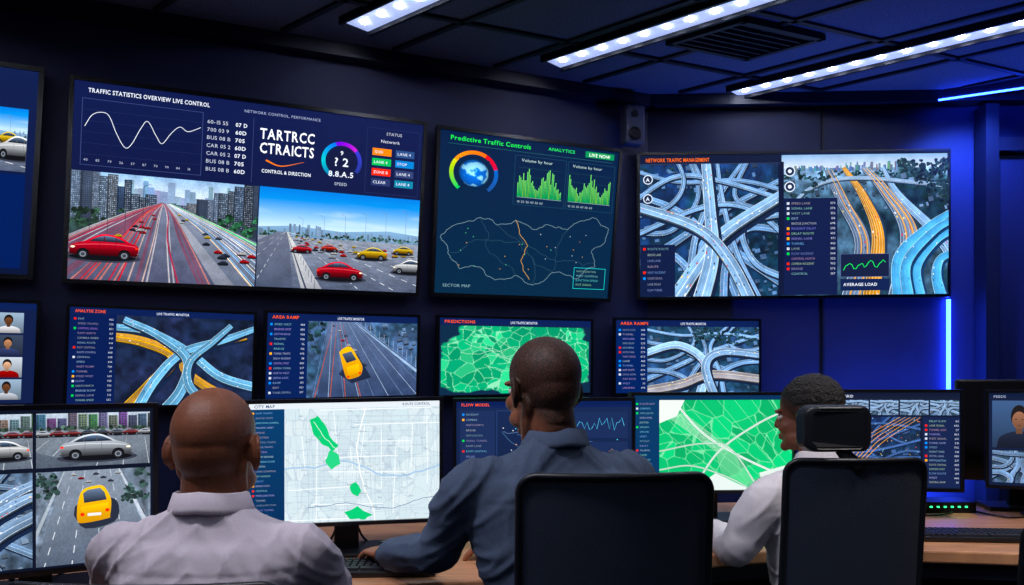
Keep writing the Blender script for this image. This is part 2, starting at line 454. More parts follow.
def img_trails(c,x0,y0,x1,y1,seed=1):
    """city freeway with long-exposure light trails"""
    c.setclip(x0,y0,x1,y1); W=x1-x0;H=y1-y0; rng=random.Random(seed); c.ph=.6
    c.raster(x0,y0,x1,y1,int(W*.6),int(H*.6),terrain((58,68,88),(48,66,66),seed,12))
    c.rect(x0,y0,x1,y0+.2*H,(150,184,220),(206,218,230))
    # far haze layer, then nearer blocks
    x=x0-2
    while x<x1:
        w=rng.uniform(3,7); t=y0+rng.uniform(.04,.2)*H; c.rect(x,t,x+w,y0+.4*H,tuple(v*rng.uniform(.9,1.05) for v in (136,156,182))); x+=w
    x=x0-2
    while x<x1:
        w=rng.uniform(5,12); q=abs((x-x0)/W-.52)*2; t=y0+(.30-.42*q+rng.uniform(-.05,.06))*H
        g=rng.uniform(.55,1.1)
        building(c,x,t,x+w,y0+.46*H,tuple(v*g for v in rng.choice([(86,98,120),(104,108,116),(62,78,104),(96,112,136)])),rng.choice([(160,180,204),(44,58,84),(150,160,176)]),rng.randint(0,999),1.7,2.1)
        x+=w*.9
    trees(c,[(x0+rng.uniform(0,.36)*W,y0+rng.uniform(.34,.5)*H) for _ in range(26)],1.5,4,(40,60,50),3)
    trees(c,[(x0+rng.uniform(.64,1.0)*W,y0+rng.uniform(.32,.5)*H) for _ in range(26)],1.5,4,(44,84,60),4)
    vx,vy=x0+.47*W,y0+.24*H; c.ph=.5
    c.cpoly([(vx-2,vy),(vx+3,vy),(x0+.80*W,y1+8),(x0-.55*W,y1+8)],(108,114,134),(72,76,98))
    c.cpoly([(vx+3,vy+1),(vx+8,vy),(x1+.35*W,y0+.8*H),(x1+5,y1+10),(x0+.86*W,y1+8)],(126,134,152),(88,96,114))
    c.cpoly([(vx+3,vy),(vx+4,vy),(x0+.92*W,y1+8),(x0+.80*W,y1+8)],(160,166,178),(116,120,134))
    c.stroke([(vx+7,vy),(x1+.1*W,y0+.66*H)],.3,(70,190,130),2.4)
    red=[(255,50,56),(255,106,94),(236,150,140),(226,44,74),(240,206,196),(226,224,234)]
    for i in range(50):
        f=i/49; ex=x0-.5*W+f*(W*1.26); bend=rng.uniform(-3,3)
        pts=[tuple(p) for p in catm([(vx+(f-.5)*3,vy+1),((vx*.8+ex*.2)+bend*.3+3*math.sin(f*9),vy+.17*(y1-vy)),((vx+ex)/2+bend,vy+.5*(y1-vy)),(ex,y1+6)],5)]
        q=rng.random()
        if q<.26: c.stroke(pts,.5,(140,76,94),5,col2=(106,66,84),edge=(84,80,102))
        elif q<.72:
            k=rng.choice(red); c.stroke(pts,.3,tuple(v*.55+30 for v in k),rng.uniform(1.6,2.6),edge=(88,84,106)); c.stroke(pts,.1,k,rng.uniform(.25,.7),col2=tuple(v*.85 for v in k))
    for i in range(18):
        f=rng.random(); ex=x0+.98*W+f*.5*W
        pts=[tuple(p) for p in catm([(vx+5+f*2,vy+1),(vx*.5+ex*.5,vy+.42*(y1-vy)),(ex,y1+4)],6)]
        c.stroke(pts,.12,rng.choice([(245,232,210),(232,238,250),(150,200,245),(250,206,150)]),rng.uniform(.3,.9))
    for i in range(34):
        t=rng.uniform(.10,.75); f=rng.choice([rng.uniform(.0,.3),rng.uniform(.75,1.1)]); ex=x0-15+f*(W+55)
        car(c,vx+(ex-vx)*t,vy+(y1-vy)*t+2,2+12*t,rng.choice([(200,40,40),(230,230,235),(60,70,90),(240,190,60),(30,36,50)]),rng.choice([-1,1]))
    for i in range(4):
        xx=x0+(.10+.09*i)*W; c.line(xx,y0+.55*H,xx,y0+.1*H,.5,(50,56,68)); c.line(xx,y0+.1*H,xx+6,y0+.08*H,.5,(50,56,68))
    car(c,x0+.18*W,y0+.80*H,.34*W,(214,22,40),-1)
    c.setclip(); c.ph=0
def img_daysky(c,x0,y0,x1,y1):
    c.setclip(x0,y0,x1,y1); W=x1-x0;H=y1-y0; rng=random.Random(5); c.ph=0
    def sky(U,V):
        b=mixc(rgb((40,122,214)),rgb((204,228,244)),V*1.2)
        cl=fbm(U*4,V*9,3,4); return mixc(b,rgb((226,236,244)),(cl-.58)*2.4*V)
    c.raster(x0,y0,x1,y0+.48*H,70,30,sky)
    c.cpoly([(x0,y0+.40*H),(x0+.2*W,y0+.37*H),(x0+.5*W,y0+.40*H),(x0+.8*W,y0+.36*H),(x1,y0+.39*H),(x1,y0+.5*H),(x0,y0+.5*H)],(140,174,208),(110,142,170))
    c.ph=.5
    for i in range(70):
        x=x0+rng.uniform(0,W); h=rng.uniform(1,6)*(1.9 if abs((x-x0)/W-.3)<.12 else 1)
        g=rng.uniform(.75,1.1); c.rect(x,y0+.45*H-h,x+rng.uniform(1.0,3),y0+.47*H,tuple(v*g for v in(124,146,172)))
    trees(c,[(x0+rng.uniform(0,1)*W,y0+rng.uniform(.44,.49)*H) for _ in range(60)],.8,2.2,(56,84,74),6)
    vx,vy=x0+.16*W,y0+.44*H; c.ph=.4
    c.raster(x0,y0+.485*H,x1,y1,90,50,lambda U,V: mixc(rgb((140,148,164)),rgb((80,88,108)),V)*(0.80+.35*fbm(U*30,V*60,4,3))[...,None])
    c.cpoly([(vx-8,vy),(vx+3,vy),(x0+.22*W,y1+5),(x0-.6*W,y1+5)],(104,110,128),(68,76,96))
    c.cpoly([(vx+1,vy),(vx+2.5,vy),(x0+.40*W,y1+2),(x0+.27*W,y1+2)],(204,206,206),(150,152,160))
    c.stroke([(vx+1,vy),(x0+.30*W,y1+2)],.25,(60,66,80),2.2)
    for i in range(16):
        t=(i/15)**1.7; xx=vx+1.5+(x0+.34*W-vx)*t; yy=vy+(y1-vy)*t; c.line(xx,yy,xx,yy-1-9*t,.2+.8*t,(110,116,128))
    for k,e in enumerate([.62,.86,1.12,1.45,1.9,2.6]):
        pts=[(vx+2+(x0+e*W-vx)*t,vy+(y1-vy)*t) for t in np.linspace(0,1.05,26)]
        c.stroke(pts,.12,(210,214,222),.8,dash=1)
    for k,e in enumerate([-.45,-.2,-.02]):
        pts=[(vx+(x0+e*W-vx)*t,vy+(y1-vy)*t) for t in np.linspace(0,1.05,22)]
        c.stroke(pts,.12,(190,196,206),.8,dash=1)
    for i in range(70):
        t=rng.uniform(.05,.42)**1.0; f=rng.uniform(.45,2.9)
        car(c,vx+(f*W)*t,vy+(y1-vy)*t+1.5,2.2+15*t,rng.choice([(205,45,40),(235,236,240),(250,185,40),(40,48,64),(170,180,195),(225,228,235)]),rng.choice([-1,1]))
    for i in range(7):
        xx=vx+(.1+.13*i)*W; c.line(xx,y0+.5*H,xx,y0+(.3-.03*i)*H,.35,(110,122,138)); c.line(xx,y0+(.3-.03*i)*H,xx-5,y0+(.28-.03*i)*H,.35,(110,122,138))
    car(c,x0+.26*W,y0+.64*H,.12*W,(196,30,38),-1); car(c,x0+.43*W,y0+.61*H,.10*W,(215,60,50),1)
    car(c,x0+.70*W,y0+.67*H,.19*W,(250,182,24),-1); car(c,x0+.9*W,y0+.60*H,.13*W,(250,186,30),-1)
    car(c,x0+.95*W,y0+.80*H,.22*W,(215,222,232),-1); car(c,x0+.5*W,y0+.90*H,.28*W,(205,20,34),1)
    c.setclip(); c.ph=0

def scr_overview():
    c=Canvas(355,204); c.rect(0,0,355,204,(28,34,72),(20,24,50))
    c.text(12,6,"TRAFFIC STATISTICS OVERVIEW LIVE CONTROL",4.6,W_,True,maxw=112)
    c.text(158,8,"NETWORK CONTROL, PERFORMANCE",3.2,(160,170,200),maxw=80)
    c.frame(7,17,118,86,.5,(70,80,122))
    for i in range(1,6): c.line(8,17+i*11.5,117,17+i*11.5,.25,(46,56,92))
    rng=random.Random(3)
    pts=[(10,50),(16,38),(24,34),(31,37),(38,54),(46,68),(52,64),(60,46),(66,38),(74,52),(80,60),(88,48),(96,40),(104,44),(116,38)]
    c.stroke([tuple(p) for p in catm([(x,y-4) for x,y in pts],5)],.6,(225,230,240))
    for i in range(10): c.text(10+i*10.5,79,str(rng.randint(10,99)),2.6,(170,176,200))
    for i in range(7): c.text(122,24+i*8.6,"%s"%rng.choice(["60-15 55","BUS 08 B","700 03 9","CAR 05 2"]),4.2,(190,196,214),maxw=24); c.text(150,24+i*8.6,rng.choice(["66B","705","8BB","07 D","60D"]),4.4,W_,True,maxw=12)
    c.line(168,16,168,88,.4,(70,80,118))
    c.text(204,26,"TARTRCC",12,(245,246,252),True,'c',maxw=58)
    c.text(204,42,"CTRAICTS",12,(245,246,252),True,'c',maxw=58)
    c.stroke([tuple(p) for p in catm([(182,62),(198,67),(222,60)],6)],2.0,(240,120,40),.3)
    c.text(204,72,"CONTROL & DIRECTION",4.0,W_,True,'c',maxw=52)
    for a0,a1,cc,c2 in((180,250,(60,190,200),(70,120,230)),(250,320,(120,80,220),(190,80,200)),(320,395,(90,90,200),(60,70,140)),(120,180,(40,110,160),(60,190,200))):
        c.ring(263,54,18,22.5,a0,a1,cc,14,c2)
    c.circle(263,54,16.5,(24,28,58)); c.text(263,42,"9",5,W_,True,'c'); c.text(263,50,"? 2",10,W_,True,'c'); c.text(263,66,"8.8.A.5",6.5,W_,True,'c'); c.text(263,79,"SPEED",3.6,(180,190,210),False,'c')
    c.text(312,14,"STATUS",3.6,(190,196,214)); c.text(306,23,"Network",4.0,(210,215,230))
    for j,(a,b) in enumerate([((240,130,40),(60,84,130)),((60,180,100),(60,130,200)),((230,70,60),(60,70,110)),((50,60,100),(60,130,160))]):
        for i,cc in enumerate((a,b)):
            c.rect(297+i*27,34+j*12,319+i*27,42.5+j*12,cc); c.text(299+i*27,36.5+j*12,rng.choice(["LANE 4","STOP","CLEAR","12:05","ZONE B"]),3.4,W_,maxw=17)
    c.frame(290,10,352,88,.4,(50,60,98))
    img_trails(c,0,92,176,204); img_daysky(c,177,92,355,204)
    return c

def scr_globe():
    c=Canvas(185,170); c.rect(0,0,185,170,(20,34,64),(20,42,64))
    c.text(10,4,"Predictive Traffic Controls",5.0,(90,225,110),True,maxw=80); c.text(108,4,"ANALYTICS",3.6,(90,220,120),True,maxw=30); c.line(8,13,178,13,.4,(50,100,106))
    c.rect(148,3,180,10,(50,140,90)); c.text(152,4.6,"LIVE NOW",4,(235,255,240),True,maxw=24)
    def globe(U,V):
        x=U*2-1;y=V*2-1;r=np.hypot(x,y); z=np.sqrt(np.clip(1-r*r,0,1)); n=fbm(x*2.2/(z+.5)+9,y*2.2/(z+.5)+3,8,4)
        o=mixc(rgb((30,95,190)),rgb((150,205,235)),(n-.5)*12); o=o*(.45+.7*z)[...,None]
        return mixc(o,rgb((20,36,64)),(r-.93)*25)
    for a0,a1,cc,c2 in((130,215,(70,200,110),(210,210,60)),(215,300,(240,150,40),(240,110,50)),(300,345,(225,60,60),(200,60,90)),(345,410,(70,110,190),(60,90,150))):
        c.ring(34,42,20,24,a0,a1,cc,14,c2)
    c.raster(19,27,49,57,44,44,globe)
    rng=random.Random(11)
    for bx,nb in((78,34),(132,34)):
        for g in range(4): c.line(bx,30+g*10,bx+46,30+g*10,.25,(44,80,92))
        for i in range(nb):
            h=(7+22*abs(math.sin(i*.18+(.5 if bx<100 else 1.7)))*rng.uniform(.45,1.2))
            cc=(50,170,95) if rng.random()<.75 else (120,190,80)
            c.rect(bx+i*1.37,62-h,bx+i*1.37+.85,62,(130,215,120),cc)
        c.line(bx,62.5,bx+47,62.5,.4,(150,170,180)); c.text(bx,66,"10 20 30 40 50 60",2.6,(160,180,190),maxw=44)
        c.text(bx+3,20,"Volume by hour",3.4,(180,205,205))
    c.frame(74,17,128,71,.35,(44,80,98)); c.frame(130,17,182,71,.35,(44,80,98))
    out=[(4,112),(18,98),(42,88),(60,95),(78,88),(96,97),(112,90),(134,94),(160,78),(180,90),(174,108),(162,118),(168,134),(150,148),(120,143),(100,158),(82,148),(60,154),(44,141),(24,144),(12,128),(4,112)]
    jo=jag(out,.15,3,4)
    c.stroke(jo,.45,(120,146,156))
    for s_,a,b in((1,(42,88),(82,148)),(2,(78,88),(100,158)),(3,(134,94),(120,143)),(4,(14,128),(100,118)),(5,(100,118),(166,130)),(6,(60,95),(120,143))):
        c.stroke(jag([a,b],.16,s_,5),.3,(58,88,102))
    c.stroke(jag([(78,88),(92,115),(86,132),(96,152)],.1,21,4),.55,(190,150,90))
    for i in range(26):
        x=rng.uniform(20,160);y=rng.uniform(98,142); c.circle(x,y,.45,rng.choice([(250,180,60),(120,230,160),(210,220,230)]),6)
    c.frame(144,136,180,160,.5,(80,200,200)); listpanel(c,147,139,178,159,4,9,False,2.8,(120,220,170))
    c.text(8,160,"SECTOR MAP",3.2,(130,160,170))
    return c

SL=(92,120,160)
def scr_aerial():
    c=Canvas(313,148); c.rect(0,0,313,148,(22,28,52))
    c.text(6,3,"NETWORK TRAFFIC MANAGEMENT",4.0,(240,120,70),True,maxw=66)
    c.rect(0,9,313,9.6,(60,70,100)); c.ph=.6
    c.raster(0,10,142,148,120,110,terrain((40,58,98),(30,54,74),31,14,.6))
    roofs(c,0,10,142,148,170,5,(98,128,172))
    rng=random.Random(2); c.setclip(0,10,142,148)
    trees(c,[(rng.uniform(0,142),rng.uniform(12,146)) for _ in range(50)],1,3,(34,58,70),8)
    c.setclip(); c.ph=0
    interchange(c,0,10,142,148,(112,148,192),(194,216,240),SL,8,4,cars=8,taper=.5)
    R2=[[(.38,-.1),(.5,.25),(.42,.6),(.3,1.1)],[(.55,-.1),(.6,.3),(.68,.7),(.9,1.1)],[(-.1,.3),(.25,.12),(.6,.1),(1.1,.28)],[(1.1,.62),(.8,.35),(.45,.3),(-.1,.58)],[(1.1,.9),(.85,.72),(.75,.45),(1.1,.38)],[(.2,-.1),(.3,.15),(.2,.3),(-.1,.38)]]
    interchange(c,0,10,142,148,(122,158,200),(204,224,244),SL,7,8,R2,10,taper=.5)
    R3=[[(.2,1.1),(.4,.75),(.62,.5),(1.1,.2)],[(.45,-.1),(.52,.4),(.5,.7),(.44,1.1)],[(.82,1.1),(.66,.75),(.4,.5),(-.1,.3)]]
    interchange(c,0,10,142,148,(146,182,220),(224,238,252),(100,132,174),15,11,R3,16,taper=.5,lanes=5)
    for y in(26,46):
        c.circle(8,y,5,(30,42,70)); c.ring(8,y,4,5,0,360,(210,220,235)); c.text(8,y-2,"A",4,W_,True,'c')
    c.rect(0,94,36,148,(24,32,62)); listpanel(c,3,97,34,146,8,4,True,3)
    def hills(U,V):
        n=fbm(U*26,V*18,9,5); b=mixc(rgb((140,174,212)),rgb((66,90,112)),(V-.12)*8)
        b=mixc(b,rgb((30,50,62)),(fbm(U*4,V*4,3,3)-.46)*6)
        return b*(.35+1.3*n)[...,None]
    c.ph=.5; c.raster(145,2,312,148,150,130,hills)
    c.setclip(145,2,312,148); c.ph=.2
    c.rect(145,2,312,16,(140,174,212),(204,216,230))
    for i in range(110):
        x=150+rng.uniform(0,160);h=rng.uniform(1.2,5)*(1.8 if abs(x-235)<30 else 1); c.rect(x,18-h,x+rng.uniform(1.0,3),19,tuple(v*rng.uniform(.7,1.1) for v in(112,136,170)))
    c.ph=.6
    trees(c,[(rng.uniform(146,312),rng.uniform(19,30)) for _ in range(90)],.8,2.2,(44,70,78),18)
    roofs(c,146,22,312,60,60,25,(110,136,170)); c.setclip(145,2,312,148)
    c.ph=.4
    for ctrl,w0,w1,b,e in(([(190,18),(205,50),(226,95),(214,155)],5,20,(92,108,134),(176,194,216)),
        ([(207,16),(228,48),(242,90),(234,155)],4,17,(196,140,74),(245,205,140)),
        ([(226,16),(248,40),(272,85),(262,155)],4,22,(98,116,142),(180,200,222)),
        ([(246,16),(262,45),(300,85),(325,120)],3,15,(120,154,192),(206,228,248)),
        ([(150,60),(176,36),(220,27),(312,36)],3,4,(130,160,194),(208,228,248))):
        road(c,ctrl,w0,w1,b,e,(235,225,190) if b[0]>190 else (180,194,214),4,None,12,int(w1),(30,42,58))
    c.ph=.3
    for ctrl,w in(([(195,18),(211,50),(231,95),(222,155)],.9),([(191,18),(206,50),(225,95),(212,155)],.8),([(230,17),(251,42),(277,85),(270,155)],1.3),([(227,17),(246,42),(270,85),(258,155)],.9),([(233,17),(255,42),(281,85),(276,155)],.7)):
        p=[tuple(p) for p in catm(ctrl,8)]; c.stroke(p,w*.6,(190,140,90),w*3.2,edge=(120,116,124)); c.stroke(p,w*.25,(255,210,130),w*.9,col2=(250,180,90))
    c.ph=.5
    for ctrl in([(320,60),(290,80),(262,110),(262,155)],[(322,80),(300,92),(280,120),(284,155)],[(320,104),(304,112),(300,130),(306,155)],[(318,70),(296,84),(270,116),(272,155)]):
        road(c,ctrl,6,12,(104,170,220),(186,228,252),(80,130,180),2,None,3,5,(26,44,70))
    c.ph=.6
    trees(c,[(x,y) for x,y in [(rng.uniform(262,314),rng.uniform(10,56)) for _ in range(190)] if (x-262)*.9>(y-14)],1.2,3.0,(36,56,60),28)
    trees(c,[(x,y) for x,y in [(rng.uniform(146,200),rng.uniform(22,70)) for _ in range(60)] if (200-x)*.9>(y-22)],1,2.6,(40,60,70),29)
    c.setclip(); c.ph=0
    c.rect(142,10,146,148,(20,26,50))
    c.rect(146,48,200,148,(26,33,66)); listpanel(c,149,52,198,130,15,14,True,3.0,nums=True)
    for y in(20,36): c.circle(152,y,5.5,(30,42,70)); c.ring(152,y,4.4,5.5,0,360,(210,220,235)); c.circle(152,y,2,(230,235,245),10)
    c.rect(203,106,252,130,(26,32,56)); c.frame(203,106,252,130,.4,(90,105,150)); rr=random.Random(4)
    c.stroke([(206+i*2.1,124-abs(math.sin(i*.6))*6-i*.25+rr.uniform(-2,2)) for i in range(21)],.7,(90,230,120))
    c.rect(203,132,252,144,(28,38,72)); c.text(206,136,"AVERAGE LOAD",3.2,W_,True,maxw=34)
    c.rect(142,0,313,2,(24,30,54))
    return c

def header(c,t,W): c.rect(0,0,W,7,(28,38,78)); c.text(5,2,t,3.2,(240,110,80),True,maxw=30); c.text(W*.45,2.2,"LIVE TRAFFIC MONITOR",2.8,(200,208,226),True,maxw=W*.18)
def scr_l1():
    c=Canvas(192,106); c.rect(0,0,192,106,(32,38,64),(24,28,48)); header(c,"ANALYSIS ZONE",192)
    c.rect(0,7,46,106,(26,36,76)); listpanel(c,4,11,43,103,18,41,True,2.6,nums=True)
    c.ph=.5; c.raster(46,7,192,106,90,64,terrain((36,42,68),(28,38,60),12,10,.3)); c.ph=0
    B=(112,164,198);E=(200,230,246)
    Y=((206,150,52),(250,204,100))
    cur=[[(-.05,.22),(.2,.28),(.4,.48),(.28,.75),(.08,1.1)],[(.95,.18),(.68,.3),(.5,.52),(.62,.78),(.98,1.05)],[(-.05,.12),(.25,.2),(.5,.4),(.75,.66),(1.1,.82)],[(1.0,.1),(.75,.22),(.5,.42),(.3,.68),(.14,1.1)],[(.05,.05),(.3,.2),(.5,.45),(.46,.8),(.3,1.1)],[(.85,.05),(.66,.25),(.52,.5),(.56,.8),(.78,1.1)]]
    interchange(c,46,7,192,106,B,E,(70,112,148),12,3,cur,8,alt={0:Y,1:Y},taper=.5,lanes=5)
    return c
def scr_l2():
    c=Canvas(155,86); c.rect(0,0,155,86,(28,34,60)); header(c,"AREA RAMP",155)
    c.rect(0,7,40,86,(28,40,82)); listpanel(c,3,10,37,84,15,51,True,2.6,nums=True)
    c.ph=.6; c.raster(40,7,155,86,100,70,terrain((78,100,136),(50,72,94),61,14,.4)); roofs(c,100,7,155,60,26,3,(110,134,168))
    c.setclip(40,7,155,86); c.ph=.5
    c.cpoly([(60,7),(92,7),(160,70),(160,95),(50,95)],(92,108,138),(52,64,94))
    for i in range(9):
        c.stroke([(60+i*4,7),(46+i*16,88)],.15,(170,188,212) if i%2 else (110,132,164),.5)
    c.stroke([(88,7),(160,62)],2,(150,172,200),5); c.stroke([(88,7),(160,60)],.8,(60,80,120),1.6)
    for i in range(14): c.line(94+i*5,10+i*3.8,94+i*5,4+i*3.2,.4,(150,165,190))
    for i in range(4): c.stroke([(66+i*3,9),(48+i*16,88)],.3,(190,100,70),1.2,edge=(80,78,100))
    for i in range(10): car(c,66+i*3.2+(i%3)*3,12+i*5.2,3+i*.5,random.choice([(220,224,232),(60,70,90),(180,50,50)]),1)
    trees(c,[(40+random.uniform(0,16),random.uniform(8,40)) for _ in range(14)],1.5,3.4,(40,62,70),5)
    c.ph=0
    c.poly([(72,62),(90,40),(106,66),(86,72)],(34,42,62))
    c.cpoly([tuple(p) for p in catm([(72,39),(77,34.5),(84,33.5),(91,44),(96.5,54),(95,63),(88,66.5),(81,67),(77,58),(72,39)],3)[:-1]],(250,192,66),(200,132,30)); c.cpoly([(75,41),(84.5,38),(90,47),(80,50.5)],(90,106,130),(30,36,50)); c.cpoly([(80,55),(92.5,51),(94,60),(82,64)],(250,204,100),(210,150,40)); c.circle(82,65,1.4,(255,70,50),8); c.circle(94,61,1.4,(255,70,50),8)
    c.setclip()
    return c
def blob(cx,cy,rx,ry,seed):
    def f(U,V):
        a=np.arctan2((V-cy)/ry,(U-cx)/rx); r=np.hypot((U-cx)/rx,(V-cy)/ry)
        return 1+.35*(fbm(np.cos(a)*2+5,np.sin(a)*2+5,seed,4)-.5)*2-r+.12*(fbm(U*12,V*12,seed+1,3)-.5)
    return f
def scr_l3():
    c=Canvas(155,82); c.rect(0,0,155,82,(26,40,64)); header(c,"PREDICTIONS",155)
    rng=random.Random(9)
    b1=blob(.52,.44,.56,.66,3)
    voronoi_map(2,8,153,81,c,240,130,230,(24,44,66),[(52,158,112),(64,176,124),(44,144,104),(80,190,136),(56,166,118)],(150,218,180),5,b1,.003)
    for i in range(7): c.stroke(jag([(rng.uniform(20,60),rng.uniform(12,60)),(rng.uniform(80,140),rng.uniform(20,60))],.15,i,4),.3,(190,232,206))
    c.stroke(jag([(95,10),(100,40),(112,66)],.1,77,4),.5,(60,110,130))
    return c
def scr_l4():
    c=Canvas(147,82); c.rect(0,0,147,82,(28,36,66)); header(c,"AREA RAMPS",147)
    c.rect(0,7,32,82,(28,42,88)); listpanel(c,3,10,30,80,14,71,True,2.6,nums=True)
    c.ph=.6; c.raster(32,7,147,82,100,66,terrain((56,80,120),(38,62,84),23,14,.6)); roofs(c,32,7,147,82,80,15,(104,134,174)); c.ph=0
    interchange(c,32,7,147,82,(116,152,196),(196,218,242),SL,5.5,12,cars=6,taper=.45)
    R=[[(-.1,.4),(.3,.3),(.5,.55),(.45,1.1)],[(1.1,.8),(.6,.72),(.3,.85),(-.1,.95)],[(1.1,.45),(.7,.4),(.52,.6),(.62,1.1)]]
    interchange(c,32,7,147,82,(142,176,214),(218,234,250),SL,9,2,R,6,alt={1:((164,160,166),(226,212,194))},taper=.6,lanes=4)
    c.setclip(32,7,147,82); c.ph=.5
    trees(c,[(random.uniform(80,146),random.uniform(8,26)) for _ in range(55)],1,2.6,(42,68,80),9)
    c.setclip(); c.ph=0
    return c
def scr_left_top():
    c=Canvas(300,210); c.rect(0,0,300,210,(28,36,72),(18,24,50)); c.text(160,10,"STATISTICS OVERVIEW",5,W_,True,maxw=110)
    img_daysky(c,40,40,289,105)
    c.rect(180,108,290,204,(26,38,84)); listpanel(c,186,114,286,200,10,91,False,4.4,(150,170,210)); c.rect(10,112,170,200,(30,40,80))
    return c
def face(c,x0,y0,x1,y1,shirt,skin,bg=(150,170,190)):
    c.setclip(x0,y0,x1,y1); c.rect(x0,y0,x1,y1,bg,tuple(v*.6 for v in bg)); w=x1-x0;h=y1-y0;cx=(x0+x1)/2
    c.cpoly([tuple(p) for p in catm([(cx-.42*w,y1+1),(cx-.36*w,y0+.78*h),(cx-.12*w,y0+.66*h),(cx+.12*w,y0+.66*h),(cx+.36*w,y0+.78*h),(cx+.42*w,y1+1)],4)],shirt,tuple(v*.55 for v in shirt))
    c.rect(cx-.06*w,y0+.52*h,cx+.06*w,y0+.70*h,tuple(v*.65 for v in skin)); c.circle(cx,y0+.34*h,.155*w,(26,22,22),16,.25*h)
    q=[(cx+.13*w*math.cos(a),y0+.42*h+.19*h*math.sin(a)) for a in np.linspace(0,2*math.pi,18,endpoint=False)]; c.cpoly(q,skin,tuple(v*.7 for v in skin))
    for s_ in(-1,1): c.rect(cx+s_*.06*w-.02*w,y0+.39*h,cx+s_*.06*w+.02*w,y0+.405*h,(40,26,24))
    c.rect(cx-.03*w,y0+.52*h,cx+.03*w,y0+.535*h,tuple(v*.5 for v in skin)); c.rect(cx-.005*w,y0+.42*h,cx+.02*w,y0+.48*h,tuple(v*.8 for v in skin))
    c.setclip()
def scr_left_low():
    c=Canvas(190,104); c.rect(0,0,190,104,(26,34,66)); header(c,"CREW",190)
    for j in range(4):
        for i in range(5):
            face(c,6+i*36,10+j*23,34+i*36,31+j*23,[(230,230,235),(60,70,110),(170,60,60),(200,205,215)][(i+j)%4],[(190,140,110),(110,72,52),(225,180,150)][(i+2*j)%3],[(150,170,190),(60,70,90),(190,200,210)][(i*j)%3])
    return c
def scr_m1():
    c=Canvas(210,165); c.rect(0,0,210,165,(16,20,34)); rng=random.Random(4)
    def quad(x0,y0,x1,y1,seed,b=(140,146,154)): c.raster(x0,y0,x1,y1,int((x1-x0)*.7),int((y1-y0)*.7),terrain(b,tuple(v*.85 for v in b),seed,10,.3))
    for (x0,y0,x1,y1,s) in((3,4,103,60,1),(106,4,207,60,2)):
        c.setclip(x0,y0,x1,y1); c.ph=.5; c.rect(x0,y0,x1,y1,(134,142,152),(90,98,110))
        c.rect(x0,y0,x1,y0+14,(176,188,202),(146,156,168))
        for i in range(12): building(c,x0+i*9,y0+rng.uniform(-2,6),x0+i*9+8,y0+17,tuple(v*rng.uniform(.5,1.0) for v in(130,136,146)),(70,82,102),i,2.2,2.4)
        trees(c,[(x0+rng.uniform(0,100),y0+16) for _ in range(26)],1.2,2.8,(56,74,66),s)
        for i in range(8): car(c,x0+6+i*13,y0+24,14.5,rng.choice([(70,74,80),(190,192,200),(130,50,50),(40,44,50)]),1)
        for i in range(7): c.stroke([(x0+i*17-6,y0+27),(x0+i*24-44,y1)],.25,(184,190,198),.8)
        c.cpoly([(x0,y0+40),(x0+40,y0+52),(x0+30,y1),(x0,y1)],(84,92,104),(74,82,94))
        if s==2: car(c,x0+52,y0+48,62,(186,192,202),1)
        else: car(c,x0+74,y0+46,46,(214,218,224),-1); car(c,x0+30,y0+40,26,(60,66,76),-1)
        c.setclip(); c.ph=0
    x0,y0,x1,y1=3,64,103,161
    c.ph=.4; quad(x0,y0,x1,y1,7,(84,102,124)); roofs(c,x0,y0,x1,y1,60,3,(116,132,152)); c.ph=0; interchange(c,x0,y0,x1,y1,(104,128,156),(190,208,226),(76,92,116),8,5,cars=6,taper=.5)
    interchange(c,x0,y0,x1,y1,(122,146,174),(208,222,238),(84,102,128),14,5,[[(-.1,.9),(.4,.5),(.8,.2),(1.1,.1)],[(.1,1.1),(.5,.6),(.9,.3),(1.1,.25)],[(.4,1.1),(.65,.7),(1.1,.42)]],8,lanes=5,taper=.4)
    x0,y0,x1,y1=106,64,207,161
    c.ph=.5; quad(x0,y0,x1,y1,9,(110,122,138)); c.setclip(x0,y0,x1,y1); c.ph=.4
    c.cpoly([(130,64),(178,64),(214,165),(104,165)],(128,138,152),(78,88,104))
    for i,(a,b) in enumerate([(138,112),(148,136),(160,160),(170,186)]): c.stroke([(a+(b-a)*t,64+101*t) for t in np.linspace(0,1,14)],.3,(205,210,218),.9,dash=1)
    c.stroke([(178,64),(214,150)],1.5,(180,188,200),5); c.stroke([(180,64),(220,150)],1,(100,108,122),3); c.stroke([(130,64),(98,150)],1.5,(160,170,180),4)
    trees(c,[(rng.uniform(184,207),rng.uniform(64,100)) for _ in range(22)],1.5,4,(52,72,70),6); trees(c,[(rng.uniform(106,124),rng.uniform(64,90)) for _ in range(18)],1.5,4,(52,72,70),7)
    for i in range(7): car(c,138+i*6.5,69+i%3*4,5.5,rng.choice([(230,230,235),(60,66,80),(180,50,50)]),1)
    c.ph=0
    c.cpoly([tuple(p) for p in catm([(138,110),(142,98),(170,94),(178,104),(174,120),(148,125),(138,110)],3)[:-1]],(38,43,56))
    c.cpoly([tuple(p) for p in catm([(141,100),(144,87),(150,82),(162,80.5),(167,86),(171,97),(170,113),(168,116),(147,119),(141,116),(141,100)],3)[:-1]],(248,200,70),(200,138,20))
    c.cpoly([(146,88),(150,84.5),(161,83),(165,88),(167,96),(147,98)],(110,126,150),(30,36,48)); c.cpoly([(144,102),(168,99),(169,107),(145,111)],(246,202,84),(206,148,30)); c.rect(150,109,162,112,(220,222,220)); c.circle(145.5,110,2,(255,60,40),8); c.circle(167.5,107,2,(255,60,40),8)
    c.setclip()
    return c
